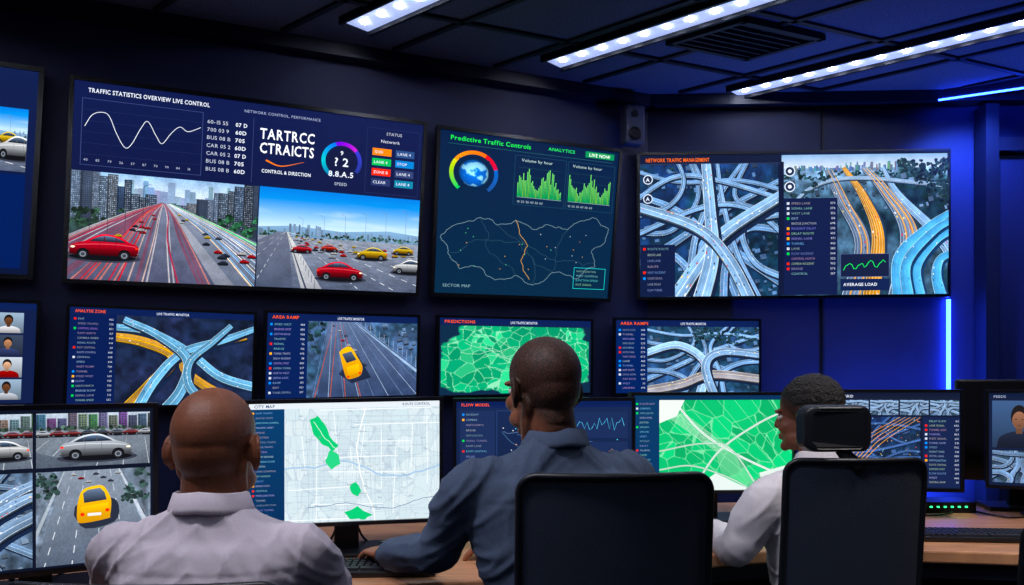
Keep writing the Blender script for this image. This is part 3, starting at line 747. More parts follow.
def scr_citymap():
    c=Canvas(200,128); c.rect(0,0,200,128,(206,216,220),(190,206,214))
    c.rect(0,0,200,6,(212,218,224)); c.text(5,1.4,"CITY MAP",3.2,(60,80,110),True); c.text(160,1.6,"ROUTE CONTROL",2.8,(70,90,120),True,maxw=30)
    c.setclip(36,6,200,128); rng=random.Random(17)
    GR=(64,188,120)
    voronoi_map(36,6,200,128,c,170,126,150,(0,0,0),[(198,212,217),(204,216,220),(194,209,215)],(180,193,203),9,None,.003,.012)
    for i in range(60):
        x=36+i*2.8+rng.uniform(-1,1); L=rng.uniform(20,120);y=rng.uniform(6,60)
        c.line(x,y,x+rng.uniform(-5,5),y+L,.3 if i%6 else .9,(166,181,194) if i%6 else (228,232,234))
    for i in range(44):
        y=8+i*2.8+rng.uniform(-1,1); x=rng.uniform(36,120); L=rng.uniform(30,130)
        c.line(x,y,x+L,y+rng.uniform(-3,3),.3 if i%6 else .9,(166,181,194) if i%6 else (228,232,234))
    c.stroke(jag([(36,70),(90,62),(140,80),(200,70)],.08,2,3),1.6,(160,186,212)); c.stroke(jag([(120,6),(112,60),(130,128)],.08,3,3),1.2,(232,234,230))
    c.cpoly(jag([(62,18),(70,14),(78,24),(84,38),(92,46),(86,52),(74,44),(66,34),(62,18)],.08,5,2)[:-1],GR)
    c.cpoly(jag([(84,50),(92,56),(94,66),(84,72),(78,62),(84,50)],.1,6,2)[:-1],(80,196,134))
    c.cpoly(jag([(104,90),(110,86),(116,96),(112,102),(106,98),(104,90)],.1,7,2)[:-1],(72,190,124)); c.cpoly(jag([(98,118),(112,112),(128,122),(120,127),(104,126),(98,118)],.1,8,2)[:-1],GR)
    c.stroke(jag([(66,20),(80,40),(90,52)],.1,5,3),.5,(220,240,225))
    c.stroke(jag([(60,112),(100,108),(150,116),(196,104)],.05,13,3),.7,(110,130,155))
    for i in range(26): c.text(rng.uniform(50,185),rng.uniform(12,120),rng.choice(["Park","Main St","East","Hill","Bay"]),2.0,(110,126,142))
    c.setclip()
    c.rect(0,6,36,128,(26,60,100),(20,46,82)); listpanel(c,3,9,33,122,22,81,True,2.4,(150,178,206))
    return c
def scr_m3():
    c=Canvas(183,110); c.rect(0,0,183,110,(30,42,74),(22,32,58)); header(c,"FLOW MODEL",183)
    c.rect(4,10,40,106,(36,48,82)); listpanel(c,6,13,38,104,16,61,True,2.6)
    rng=random.Random(8)
    for i in range(16): c.stroke(jag([(rng.uniform(44,100),rng.uniform(12,100)),(rng.uniform(90,178),rng.uniform(12,100))],.15,i,4),.4,rng.choice([(70,96,136),(110,134,170),(90,120,160)]))
    for i in range(80): c.circle(rng.uniform(46,178),rng.uniform(12,100),.6,rng.choice([(255,180,80),(120,220,250),(240,240,245),(230,80,70)]),6)
    c.frame(42,10,120,106,.4,(64,84,130))
    for k in range(3): 
        c.rect(124,12+k*32,179,40+k*32,(34,46,80)); c.stroke([(126+i*2.6,34+k*32-rng.uniform(2,16)) for i in range(20)],.5,[(110,190,230),(200,160,110),(110,200,140)][k])
    return c
def scr_greenmap():
    c=Canvas(165,102); c.rect(0,0,165,102,(216,224,222)); 
    voronoi_map(26,5,165,102,c,230,150,60,(0,0,0),[(52,172,108),(60,182,116),(46,160,100),(70,190,124),(54,174,110)],(130,210,162),15,None,.004,.05)
    c.setclip(26,5,165,102)
    for i in range(9):
        q=[tuple(p) for p in catm([(26+i*18-30,5),(60+i*16-20,46),(150+i*12-40,102)],6)]; c.stroke(q,.3,(150,220,180))
    for ctrl,w in(([(40,5),(70,40),(110,66),(165,92)],2.0),([(60,102),(88,60),(130,30),(165,14)],1.6),([(26,60),(70,52),(100,58),(130,102)],1.0),([(26,80),(60,76),(100,90),(120,102)],1.0)):
        p=[tuple(q) for q in catm(ctrl,8)]; c.stroke(p,w+1,(110,180,140)); c.stroke(p,w,(226,232,228)); c.stroke(p,.4,(140,150,150))
    for i in range(16): c.stroke([(96+i*2.4,102),(84+i*1.2,60),(30+i*1.5,20)],.22,(200,226,210))
    c.cpoly([(26,5),(52,5),(44,22),(26,30)],(220,226,222)); c.cpoly([(130,84),(165,74),(165,102),(136,102)],(208,220,214))
    c.cpoly([(60,102),(84,84),(120,102)],(212,222,218))
    c.setclip(); c.rect(0,0,165,5,(30,52,84)); c.rect(0,5,26,102,(28,56,92)); listpanel(c,2.5,8,24,98,18,63,True,2.4,(150,178,206))
    return c
def scr_camgrid():
    c=Canvas(150,102); c.rect(0,0,150,102,(22,28,48)); rng=random.Random(6)
    for i in range(5):
        x0=2+i*29.6; c.raster(x0,8,x0+28,24,30,18,terrain((110,132,166),(56,78,92),i*3,8,.5)); interchange(c,x0,8,x0+28,24,(136,162,194),(212,226,242),(96,118,150),2.2,i,cars=2,lanes=1)
    c.text(4,2.4,"STREET CAMERA GRID",2.8,(200,206,222),True,maxw=40)
    c.ph=.5; c.raster(2,26,110,100,96,66,terrain((34,48,84),(30,46,70),44,14,.5)); roofs(c,2,26,110,100,100,8,(66,86,126)); c.ph=0
    interchange(c,2,26,110,100,(54,76,122),(116,148,202),(90,120,172),3.2,9,cars=8,taper=.6,curves=STACK+[[(y,x) for x,y in q] for q in STACK[:6]])
    c.setclip(2,26,110,100)
    for k in range(5): c.stroke([tuple(q) for q in catm([(8+k*5,100),(40+k*4,70),(52+k*6,50),(90+k*5,26)],6)],.8,(240,170,80),.3)
    for i in range(110): c.circle(rng.uniform(3,109),rng.uniform(27,99),.5,rng.choice([(255,200,90),(250,90,60),(180,220,255)]),5)
    c.setclip(); c.rect(112,26,148,100,(28,38,70)); listpanel(c,114,29,147,98,15,19,True,2.6,nums=True)
    return c
def scr_faces():
    c=Canvas(130,98); c.rect(0,0,130,98,(22,30,54)); c.text(4,2.4,"FEEDS",2.6,(170,178,200))
    face(c,3,8,46,58,(34,40,60),(150,108,88),(70,92,128)); face(c,49,8,90,58,(120,126,140),(110,74,56),(50,64,92)); face(c,93,8,128,58,(90,44,50),(180,140,118),(90,106,128))
    for i in range(3): c.raster(3+i*42,61,43+i*42,95,40,30,terrain((70,86,112),(48,66,78),i,9)); interchange(c,3+i*42,61,43+i*42,95,(104,128,160),(190,208,230),(80,100,130),4,i,cars=2,lanes=1)
    return c

# ------------------------------------------------------------------ display builder
def display(name,tl,tr,bl,br,canvas,bezel=0.02,depth=0.045,desk=None):
    tl,tr,bl,br=[Vector(p) for p in(tl,tr,bl,br)]
    ctr=(tl+tr+bl+br)/4
    r=((tr-tl)+(br-bl)).normalized(); d=((bl-tl)+(br-tr)).normalized()
    n=d.cross(r).normalized()
    if n.y>0: n=-n
    par=empty(name,ctr)
    def exp(k,q): return tl+(-r-d)*k+n*q, tr+(r-d)*k+n*q, bl+(-r+d)*k+n*q, br+(r+d)*k+n*q
    f=exp(0,-0.004); b=exp(0,-0.6*depth); b2=exp(-0.05,-depth)
    mb=MB(); vs=list(f)+list(b)+list(b2)
    mb.add(vs,[(0,1,3,2),(0,1,5,4),(2,3,7,6),(0,2,6,4),(1,3,7,5),(4,5,9,8),(6,7,11,10),(4,6,10,8),(5,7,11,9),(8,9,11,10)])
    mb.obj('housing',M_bez,par)
    o=exp(0,0.010); i_=exp(-bezel,0.010); o2=exp(0,-0.004); i2=exp(-bezel,-0.004)
    mb=MB(); mb.add(list(o)+list(i_)+list(o2)+list(i2),[(0,1,5,4),(2,3,7,6),(0,2,6,4),(1,3,7,5),(0,1,9,8),(2,3,11,10),(0,2,10,8),(1,3,11,9),(4,5,13,12),(6,7,15,14),(4,6,14,12),(5,7,15,13)])
    mb.obj('bezel',M_bez,par)
    q=exp(-bezel,-0.001)
    canvas.build('screen',q[0],q[1],q[2],q[3],n,par)
    if desk is not None:
        bc=(bl+br)/2; back=Vector((-n.x,-n.y,0)).normalized()
        p=bc+back*0.06
        M=Matrix((( r.x,back.x,0),(r.y,back.y,0),(0,0,1)))
        mb=MB(); mb.box((p.x,p.y,(bc.z+.12+desk)/2+.005),(.07,.025,bc.z+.12-desk-.012),M); mb.obj('neck',M_dark,par,bevel=.004)
        mb=MB(); mb.box((p.x,p.y,desk+.008),(.25,.17,.014),M); mb.obj('foot',M_dark,par,bevel=.005)
        mb=MB(); pp=bc+back*(depth*.9)+Vector((0,0,.12)); mb.box(pp,(.09,.04,.09),M); mb.obj('mount',M_dark,par,bevel=.004)
        rng=random.Random(int(tl.x*100))
        for kk in range(3):
            s=1 if rng.random()<.6 else -1
            pts=[bc+back*.07+Vector((0,0,.10)),bc+back*.09+r*.02*s+Vector((0,0,.02)),Vector((bc.x,bc.y,desk+.012))+back*.14+r*.06*s,Vector((bc.x,bc.y,desk+.006))+back*(.03+.04*kk)+r*.18*s,Vector((bc.x,bc.y,desk+.006))+back*.14+r*.28*s]
            q=MB(); loft(q,[(*w_,.0035,.0035) for w_ in pts],(.3,.2,1),8,6)
            for v in q.v: v.z=max(v.z,desk+.002)
            q.obj('power_cable',M_bez,par,True)
    else:
        back=Vector((-n.x,-n.y,0)).normalized(); M=Matrix((( r.x,back.x,0),(r.y,back.y,0),(0,0,1)))
        mb=MB(); pp=ctr+back*(depth+.012); mb.box(pp,(.4,.02,.3),M); mb.obj('wall_mount',M_dark,par)
    return par
def wa(x,z): return (x,4.618+.45*x,z)
display('wall_display',wa(-2.043,2.645),wa(-.468,2.645),wa(-2.073,1.681),wa(-.515,1.681),scr_overview(),.020,.055)
display('wall_display',wa(-.415,2.637),wa(.677,2.634),wa(-.452,1.688),wa(.599,1.695),scr_globe(),.020,.055)
display('wall_display',(.783,5.01,2.64),(2.694,4.92,2.64),(.783,5.01,1.718),(2.694,4.92,1.729),scr_aerial(),.018,.055)
display('wall_display',wa(-2.98,2.665),wa(-2.135,2.66),wa(-3.02,1.689),wa(-2.178,1.689),scr_left_top(),.022,.055)
display('wall_display',wa(-2.9,1.60),wa(-2.150,1.595),wa(-2.9,1.115),wa(-2.165,1.115),scr_left_low(),.014,.05)
display('wall_display',wa(-2.055,1.587),wa(-1.288,1.572),wa(-2.07,1.095),wa(-1.30,1.10),scr_l1(),.014,.05)
display('wall_display',wa(-1.253,1.584),wa(-.505,1.582),wa(-1.265,1.12),wa(-.515,1.13),scr_l2(),.014,.05)
display('wall_display',wa(-.415,1.585),wa(.489,1.588),wa(-.42,1.125),wa(.485,1.13),scr_l3(),.014,.05)
display('wall_display',(.62,4.885,1.600),(1.545,4.97,1.597),(.62,4.885,1.125),(1.545,4.97,1.125),scr_l4(),.014,.05)
DZ=.75
display('desk_monitor',(-1.345,1.74,1.199),(-.885,2.0,1.198),(-1.345,1.74,.80),(-.885,2.0,.80),scr_m1(),.012,.05,DZ)
display('desk_monitor',(-.741,2.22,1.196),(-.20,2.32,1.203),(-.741,2.22,.838),(-.20,2.32,.842),scr_citymap(),.011,.05,DZ)
display('desk_monitor',(-.188,2.55,1.190),(.392,2.55,1.193),(-.188,2.55,.845),(.392,2.55,.845),scr_m3(),.011,.05,DZ)
display('desk_monitor',(.40,2.70,1.205),(.99,2.80,1.203),(.40,2.70,.862),(.99,2.80,.852),scr_greenmap(),.011,.05,DZ)
display('desk_monitor',(1.06,2.88,1.210),(1.58,2.80,1.212),(1.06,2.88,.852),(1.58,2.80,.852),scr_camgrid(),.011,.05,DZ)
display('desk_monitor',(1.685,2.85,1.209),(2.17,2.66,1.213),(1.685,2.85,.862),(2.17,2.66,.862),scr_faces(),.011,.05,DZ)

# ------------------------------------------------------------------ room
H=3.0
def wallseg(name,a,b,z0=0,z1=H,th=.1,m=M_wallm):
    a=Vector((a[0],a[1],0));b=Vector((b[0],b[1],0)); d=(b-a).normalized(); n=Vector((-d.y,d.x,0))*th
    mb=MB(); vs=[]
    for p in(a,b,b+n,a+n):
        vs+= [Vector((p.x,p.y,z0)),Vector((p.x,p.y,z1))]
    mb.add(vs,[(0,2,3,1),(2,4,5,3),(4,6,7,5),(6,0,1,7),(0,6,4,2),(1,3,5,7)])
    return mb.obj(name,m)
A0=(-4.2,4.708-.45*4.2); A1=(.863,5.096); B1=(3.6,4.967)
wallseg('wall_front',A0,A1); wallseg('wall_front_right',A1,B1)
wallseg('wall_right',B1,(3.6,-3)); wallseg('wall_left',(-4.2,-3),A0); wallseg('wall_rear',(3.6,-3),(-4.2,-3))
def polyslab(name,pts,z0,z1,m,parent=None,bevel=0):
    n=len(pts); mb=MB(); vs=[(p[0],p[1],z0) for p in pts]+[(p[0],p[1],z1) for p in pts]
    mb.add(vs,[tuple(range(n)),tuple(range(n,2*n))]+[(i,(i+1)%n,n+(i+1)%n,n+i) for i in range(n)])
    return mb.obj(name,m,parent,bevel=bevel)
room=[(-4.25,-3.05),(3.65,-3.05),(3.65,5.05),(.863,5.16),(-4.25,2.9)]
polyslab('floor',room,-.06,0,M_floor)
polyslab('ceiling',room,H,H+.06,M_ceil)
def bar(mb,a,b,w,h,z):
    a=Vector((a[0],a[1],0));b=Vector((b[0],b[1],0)); d=(b-a).normalized(); n=Vector((-d.y,d.x,0))*w/2
    vs=[]
    for zz in(z-h,z):
        for p in(a-n,a+n,b+n,b-n): vs.append(Vector((p.x,p.y,zz)))
    mb.add(vs,[(0,1,2,3),(4,5,6,7),(0,1,5,4),(1,2,6,5),(2,3,7,6),(3,0,4,7)])
d=Vector((.912,.41)); nA=Vector((.41,-.912))
mb=MB(); bar(mb,(A0[0]+nA.x*.05,A0[1]+nA.y*.05),(A1[0]+nA.x*.05,A1[1]+nA.y*.05),.1,.07,H); mb.obj('trim_1',M_trim)
mb=MB(); bar(mb,(A1[0],A1[1]-.06),(B1[0],B1[1]-.06),.1,.07,H); mb.obj('trim_2',M_trim)
mb=MB(); bar(mb,(2.60,4.97),(3.58,4.43),.08,.05,H); mb.obj('trim_3',M_trim)
mb=MB(); bar(mb,(A0[0]+nA.x*.012,A0[1]+nA.y*.012),(A1[0]+nA.x*.012,A1[1]+nA.y*.012),.02,.1,.1); mb.obj('baseboard_front',M_trim)
mb=MB(); bar(mb,(A1[0],A1[1]-.014),(B1[0],B1[1]-.014),.02,.1,.1); mb.obj('baseboard_front_right',M_trim)
SD=Vector((.752,-.659)); 
def inroom(p): 
    return -4.1<p[0]<3.5 and -2.9<p[1]<min(4.6+.45*p[0],5.0-.047*p[0])
mb=MB()
def clipbar(p0,dr,w):
    ts=[t for t in np.arange(-9,9,.05) if inroom((p0[0]+dr[0]*t,p0[1]+dr[1]*t))]
    if len(ts)>4: bar(mb,(p0[0]+dr[0]*ts[0],p0[1]+dr[1]*ts[0]),(p0[0]+dr[0]*ts[-1],p0[1]+dr[1]*ts[-1]),w,.014,H)
for k in range(-9,12):
    clipbar((-.48+.53*k,4.15+.24*k),SD,.03)
for k in range(-12,2):
    clipbar((0,4.05+.75*k),d,.03)
mb.obj('trim_ceiling_grid',M_bar)
# strip lights
M_diff=mat('led_diffuser',(200,210,240),.5,emit=(172,190,246),es=.85)
M_led=mat('led_chip',(255,255,255),.5,emit=(236,240,255),es=60)
def strip(x,y,L):
    e=empty('ceiling_strip_light',(x+SD.x*L/2,y+SD.y*L/2,H-.02))
    mb=MB(); n=Vector((-SD.y,SD.x))
    for s_ in(-1,1):
        bar(mb,(x+n.x*.09*s_,y+n.y*.09*s_),(x+SD.x*L+n.x*.09*s_,y+SD.y*L+n.y*.09*s_),.018,.035,H-.0005)
    mb.obj('housing',M_dark,e)
    mb=MB(); bar(mb,(x,y),(x+SD.x*L,y+SD.y*L),.165,.012,H-.003); mb.obj('diffuser',M_diff,e)
    mb=MB(); k=.08
    while k<L-.05:
        ellip(mb,(x+SD.x*k,y+SD.y*k,H-.017),(.021,.021,.008),None,8,5); k+=.13
    mb.obj('led_chips',M_led,e)
strip(-.78,3.97,3.0); strip(.22,4.45,3.6); strip(1.36,4.92,2.9)
strip(-2.6,2.6,3.4); strip(-2.4,.6,3.2); strip(-.2,.3,2.8)  # extra strips out of view, added to light the men's backs
# air vent
e=empty('air_vent',(1.2,4.12,H-.02)); mb=MB(); M=Matrix(((SD.x,d.x,0),(SD.y,d.y,0),(0,0,1)))
for s_ in(-1,1):
    mb.box((1.2+SD.x*.2*s_,4.12+SD.y*.2*s_,H-.02),(.03,.52,.03),M); mb.box((1.2+d.x*.25*s_,4.12+d.y*.25*s_,H-.02),(.43,.03,.03),M)
mb.obj('frame',M_bar,e); mb=MB()
for i in range(7): mb.box((1.2+SD.x*(-.165+.055*i),4.12+SD.y*(-.165+.055*i),H-.018),(.012,.48,.022),M)
mb.obj('louvres',M_bar,e)
# blue LEDs
M_blue=mat('blue_led',(20,40,255),.5,emit=(30,64,255),es=30)
def ledline(name,pts,w):
    mb=MB(); loft(mb,[(*p,w,w) for p in pts],(0,0,1) if abs(pts[0][2]-pts[-1][2])<.1 else (1,0,0),8,1); return mb.obj(name,M_blue)
ledline('blue_led_strip',[(2.615,4.905,2.935),(3.1,4.64,2.935),(3.55,4.39,2.935)],.006)
ledline('blue_led_strip',[(2.720,4.985,1.72),(2.720,4.985,1.0)],.013)
# right-hand pilaster and door surround
wallseg('trim_pilaster',(2.88,4.86),(2.96,4.86),0,2.9,.12,M_trim)
wallseg('trim_door_lintel',(2.965,4.88),(3.58,4.86),2.62,2.70,.08,M_trim)
M_door=mat('door_panel',(36,42,76),.5)
wallseg('door_1',(2.98,4.93),(3.5,4.91),0.005,2.6,.05,M_door)
wallseg('trim_panel_joint',(1.95,5.03),(1.965,5.03),.1,2.93,.02,M_trim)
# wall speaker between displays
e=empty('wall_speaker',(.74,4.93,2.78)); M=Matrix.Rotation(math.radians(18),3,'Z'); M_sp=mat('speaker_grey',(70,76,104),.5)
mb=MB(); mb.box((.74,4.92,2.78),(.13,.1,.24),M); mb.obj('cabinet',M_sp,e,bevel=.015)
mb=MB(); loft(mb,[(.745,4.875,2.72,.04,.04),(.75,4.862,2.72,.042,.042),(.752,4.855,2.72,.03,.03)],(1,0,0),20,1); loft(mb,[(.745,4.875,2.84,.022,.022),(.75,4.862,2.84,.022,.022)],(1,0,0),16,1); mb.obj('drivers',M_bez,e)
mb=MB(); mb.box((.72,4.99,2.78),(.04,.1,.05),M); mb.obj('bracket',M_dark,e)

# ------------------------------------------------------------------ desk
front=[(-1.9,1.12),(-1.35,1.32),(-.98,1.72),(-.72,1.93),(-.3,1.98),(.15,2.08),(.5,2.26),(.85,2.36),(1.3,2.34),(1.8,2.24),(2.5,2.05)]
back_=[(-2.3,1.9),(-1.6,2.35),(-.9,2.72),(-.2,2.98),(.4,3.12),(1.0,3.22),(1.7,3.24),(2.8,3.0)]
f2=[tuple(p) for p in catm(front,5)]; b2=[tuple(p) for p in catm(back_,5)]
e=empty('control_desk',(0.2,2.5,.73))
polyslab('desk_top',f2+b2[::-1],.712,DZ,M_wood,e,bevel=.006)
mb=MB()
for a,b in zip(f2[:-1],f2[1:]): bar(mb,(a[0],a[1]+.05),(b[0],b[1]+.05),.03,.05,.711)
mb.obj('apron',M_trim,e)
mb=MB()
for a,b in zip(b2[:-1],b2[1:]): bar(mb,(a[0],a[1]-.12),(b[0],b[1]-.12),.02,.6,.711)
mb.obj('modesty_panel',M_trim,e)
mb=MB()
for x,y in((-2.05,1.5),(-1.05,2.35),(-.02,2.6),(.68,2.75),(1.6,2.7),(2.55,2.5)): mb.box((x,y,.355),(.04,.55,.708))
mb.obj('legs',M_dark,e)

# keyboards / mice / small devices
M_key=mat('keycaps',(44,47,56),.5); M_kb=mat('keyboard_body',(22,23,28),.4)
def keyboard(x,y,yaw):
    e=empty('keyboard',(x,y,DZ+.012)); R=Matrix.Rotation(yaw,3,'Z'); mb=MB(); mb.box((x,y,DZ+.009),(.44,.14,.016),R); mb.obj('body',M_kb,e,bevel=.004)
    mb=MB()
    for r_ in range(5):
        k=-.205
        while k<.2:
            w=.0165 if not(r_==0 and -.09<k<.05) else .1
            v=R@Vector((k+w/2,-.05+r_*.024,0)); mb.box((x+v.x,y+v.y,DZ+.020),(w-.003,.017,.007),R); k+=w+.002
    mb.obj('keys',M_key,e)
keyboard(-.42,2.105,math.radians(3)); keyboard(.12,2.32,math.radians(12)); keyboard(.78,2.56,math.radians(4)); keyboard(1.45,2.52,math.radians(-5))
def mouse(x,y,yaw):
    mb=MB(); ellip(mb,(x,y,DZ+.012),(.031,.055,.022),Matrix.Rotation(yaw,3,'Z'),18,12)
    for v in mb.v: v.z=max(v.z,DZ+.001)
    mb.obj('computer_mouse',M_kb,None,True)
mouse(1.16,2.53,.1); mouse(1.78,2.46,-.2)
# desk phone (base + handset + cord) near the right-hand monitor
e=empty('desk_telephone',(1.63,2.62,DZ+.03)); R=Matrix.Rotation(-.25,3,'Z')
mb=MB(); mb.add([R@Vector((sx*.08,sy*.09,0))+Vector((1.98,2.5,DZ+z)) for sx,sy,z in((-1,-1,.001),(1,-1,.001),(1,1,.001),(-1,1,.001),(-1,-1,.018),(1,-1,.018),(1,1,.055),(-1,1,.055))],[(0,1,2,3),(4,5,6,7),(0,1,5,4),(1,2,6,5),(2,3,7,6),(3,0,4,7)]); mb.obj('base',M_kb,e,bevel=.006)
mb=MB(); o=Vector((1.98,2.5,DZ+.06)); loft(mb,[(*(o+R@Vector((-.055,-.09,-.012))),.022,.016),(*(o+R@Vector((-.055,-.05,.006))),.016,.010),(*(o+R@Vector((-.055,.05,.020))),.016,.010),(*(o+R@Vector((-.055,.09,.014))),.022,.016)],(1,0,0),12,4); mb.obj('handset',M_bez,e,True)
mb=MB()
for i in range(3):
    for j in range(4): mb.box(o+R@Vector((.01+i*.022,-.06+j*.026,-.030+j*.0105)),(.016,.016,.008),R)
mb.obj('keypad',M_key,e)
# small network switch with status LEDs
e=empty('network_switch',(1.62,3.02,DZ+.02)); mb=MB(); mb.box((1.62,3.02,DZ+.021),(.2,.12,.04)); mb.obj('case',M_dark,e,bevel=.004)
mb=MB()
for i in range(6): mb.box((1.55+i*.026,2.958,DZ+.024),(.008,.004,.005))
mb.obj('status_leds',mat('status_led_green',(40,220,120),.5,emit=(40,220,120),es=4),e)
def dark_monitor(x,y,w,z0,z1,ry):
    e=empty('desk_monitor',(x,y,(z0+z1)/2)); R=Matrix.Rotation(ry,3,'Z')
    mb=MB(); mb.box((x,y,(z0+z1)/2),(w,.035,z1-z0),R); mb.obj('housing',M_bez,e,bevel=.008)
    mb=MB(); v=R@Vector((0,-.022,0)); mb.box((x+v.x,y+v.y,(z0+z1)/2),(w*.5,.012,(z1-z0)*.5),R); mb.obj('back_cover',M_dark,e,bevel=.008)
    mb=MB(); mb.box((x,y+.03,(z0+.1+DZ)/2+.004),(.06,.025,z0+.1-DZ-.01),R); mb.box((x,y+.03,DZ+.009),(.24,.16,.014),R); mb.obj('stand',M_dark,e)
dark_monitor(1.93,3.03,.46,.86,1.245,-.2)
e=empty('webcam',(2.02,3.0,1.29)); mb=MB(); mb.box((2.02,3.0,1.30),(.12,.035,.045)); mb.obj('body',M_bez,e,bevel=.008)
mb=MB(); mb.box((2.02,3.0,1.265),(.03,.03,.025)); mb.box((2.02,3.0,1.2505),(.08,.05,.008)); mb.obj('clip',M_dark,e)
mb=MB(); loft(mb,[(2.02,2.985,1.30,.013,.013),(2.02,2.976,1.30,.013,.013)],(1,0,0),16,1); mb.obj('lens',M_dark,e)

# ------------------------------------------------------------------ chairs
def chairmesh():
    m=mat('chair_mesh_fabric',(30,42,60),.5,bump=.35,bscale=500); nt=m.node_tree; b=nt.nodes['Principled BSDF']
    N=nt.nodes.new; L=nt.links.new
    t=N('ShaderNodeTexCoord'); w=N('ShaderNodeTexWave'); w.inputs['Scale'].default_value=160; w.bands_direction='Z'
    L(t.outputs['Object'],w.inputs['Vector'])
    r=N('ShaderNodeValToRGB'); r.color_ramp.elements[0].color=(*lin((16,24,38)),1); r.color_ramp.elements[1].color=(*lin((36,52,76)),1)
    L(w.outputs['Fac'],r.inputs['Fac']); L(r.outputs['Color'],b.inputs['Base Color']); b.inputs['Sheen Weight'].default_value=.12
    return m
M_mesh=chairmesh()
M_seat=mat('chair_seat_fabric',(26,30,42),.8,bump=.2,bscale=400)
def rr_loop(w,h,r,n=6):
    pts=[]
    for cx,cz,a0 in((w/2-r,h/2-r,0),(-w/2+r,h/2-r,90),(-w/2+r,-h/2+r,180),(w/2-r,-h/2+r,270)):
        for i in range(n+1):
            a=math.radians(a0+90*i/n); pts.append((cx+r*math.cos(a),cz+r*math.sin(a)))
    return pts
def chair(x,y,yaw,w,ztop,zseat,headrest=None,sx=0,sy=.27):
    """x,y = centre of the back-rest; faces +Y rotated by yaw"""
    e=empty('office_chair',(x,y,zseat)); R=Matrix.Rotation(yaw,3,'Z'); O=Vector((x,y,0))
    T=lambda v:R@Vector(v)+O
    zb=zseat+.10; h=ztop-zb; zc=(ztop+zb)/2
    def cy(px,pz): return -.05*((pz-zb)/h-.3)-.035*(1-(2*px/w)**2)
    loop=rr_loop(w-.02,h-.02,.035)
    L2=[]
    for a,b in zip(loop,loop[1:]+loop[:1]):
        n=max(1,int(math.hypot(b[0]-a[0],b[1]-a[1])/.03)); L2+=[(a[0]+(b[0]-a[0])*i/n,a[1]+(b[1]-a[1])*i/n) for i in range(n)]
    mb=MB(); loft(mb,[(*T((p[0],cy(p[0],p[1]+zc),p[1]+zc)),.0075,.0075) for p in L2],R@Vector((0,1,0)),10,1,closed=True); mb.obj('back_frame',M_chair,e,True)
    mb=MB(); N=14; vs=[];fs=[]
    for side in(0,.004):
        for j in range(N+1):
            for i in range(N+1):
                px=(i/N-.5)*(w-.024);pz=(j/N-.5)*(h-.024)
                ax=abs(px)-(w/2-.05);az=abs(pz)-(h/2-.05)
                if ax>0 and az>0:
                    L=math.hypot(ax,az)
                    if L>.038: px=math.copysign(w/2-.05+ax*.038/L,px); pz=math.copysign(h/2-.05+az*.038/L,pz)
                vs.append(T((px,cy(px,pz+zc)+side,pz+zc)))
        o=side and (N+1)**2 or 0
        for j in range(N):
            for i in range(N):
                a=o+j*(N+1)+i; fs.append((a,a+1,a+N+2,a+N+1))
    mb.add(vs,fs); mb.obj('back_mesh',M_mesh,e,True)
    mb=MB(); loft(mb,[(*T((0,-.075,zb+h*.22)),.05,.008),(*T((0,-.085,zb+.05)),.04,.014),(*T((0,-.06,zseat-.02)),.035,.016),(*T((sx*.5,sy*.5,zseat-.06)),.04,.02)],R@Vector((1,0,0)),12,4)
    mb.obj('spine',M_chair,e,True)
    mb=MB()
    sc=T((sx,sy,zseat-.035)); 
    lp=rr_loop(.48,.46,.1,5); n=len(lp); vs=[]
    for dz,k in((-.035,.9),(-.02,1),(.012,1),(.032,.93)):
        for p in lp: vs.append(sc+R@Vector((p[0]*k,p[1]*k,dz)))
    fs=[tuple(range(n)),tuple(range(3*n,4*n))]
    for l in range(3):
        for i in range(n): fs.append((l*n+i,l*n+(i+1)%n,(l+1)*n+(i+1)%n,(l+1)*n+i))
    mb.add(vs,fs); mb.obj('seat',M_seat,e,True)
    mb=MB(); b=T((sx,sy,0)); loft(mb,[(b.x,b.y,.09,.03,.03),(b.x,b.y,.25,.03,.03)],(1,0,0),14,1); loft(mb,[(b.x,b.y,.25,.02,.02),(b.x,b.y,zseat-.07,.02,.02)],(1,0,0),14,1); mb.obj('gas_lift',M_dark,e,True)
    mb=MB(); mc=MB()
    for i in range(5):
        a=2*math.pi*i/5+.3; dx,dy=math.cos(a),math.sin(a)
        loft(mb,[(b.x,b.y,.1,.025,.02),(b.x+dx*.15,b.y+dy*.15,.09,.022,.016),(b.x+dx*.29,b.y+dy*.29,.07,.016,.012)],(-dy,dx,0),10,3)
        for s_ in(-1,1):
            q=Vector((b.x+dx*.29-dy*.014*s_,b.y+dy*.29+dx*.014*s_,.028)); u=Vector((-dy,dx,0))*.009
            loft(mc,[(*(q-u),.027,.027),(*(q+u),.027,.027)],(0,0,1),14,1)
    mb.obj('star_base',M_chair,e,True); mc.obj('casters',M_chair,e,False)
    mb=MB()
    for s_ in(-1,1):
        loft(mb,[(*T((sx+s_*.2,sy,zseat-.05)),.02,.012),(*T((sx+s_*.27,sy,zseat+.0)),.02,.012),(*T((sx+s_*.275,sy,zseat+.15)),.02,.012)],R@Vector((0,1,0)),10,4)
        loft(mb,[(*T((sx+s_*.275,sy-.1,zseat+.16)),.03,.012),(*T((sx+s_*.275,sy+.1,zseat+.16)),.03,.012)],R@Vector((1,0,0)),12,3)
    mb.obj('armrests',M_chair,e,True)
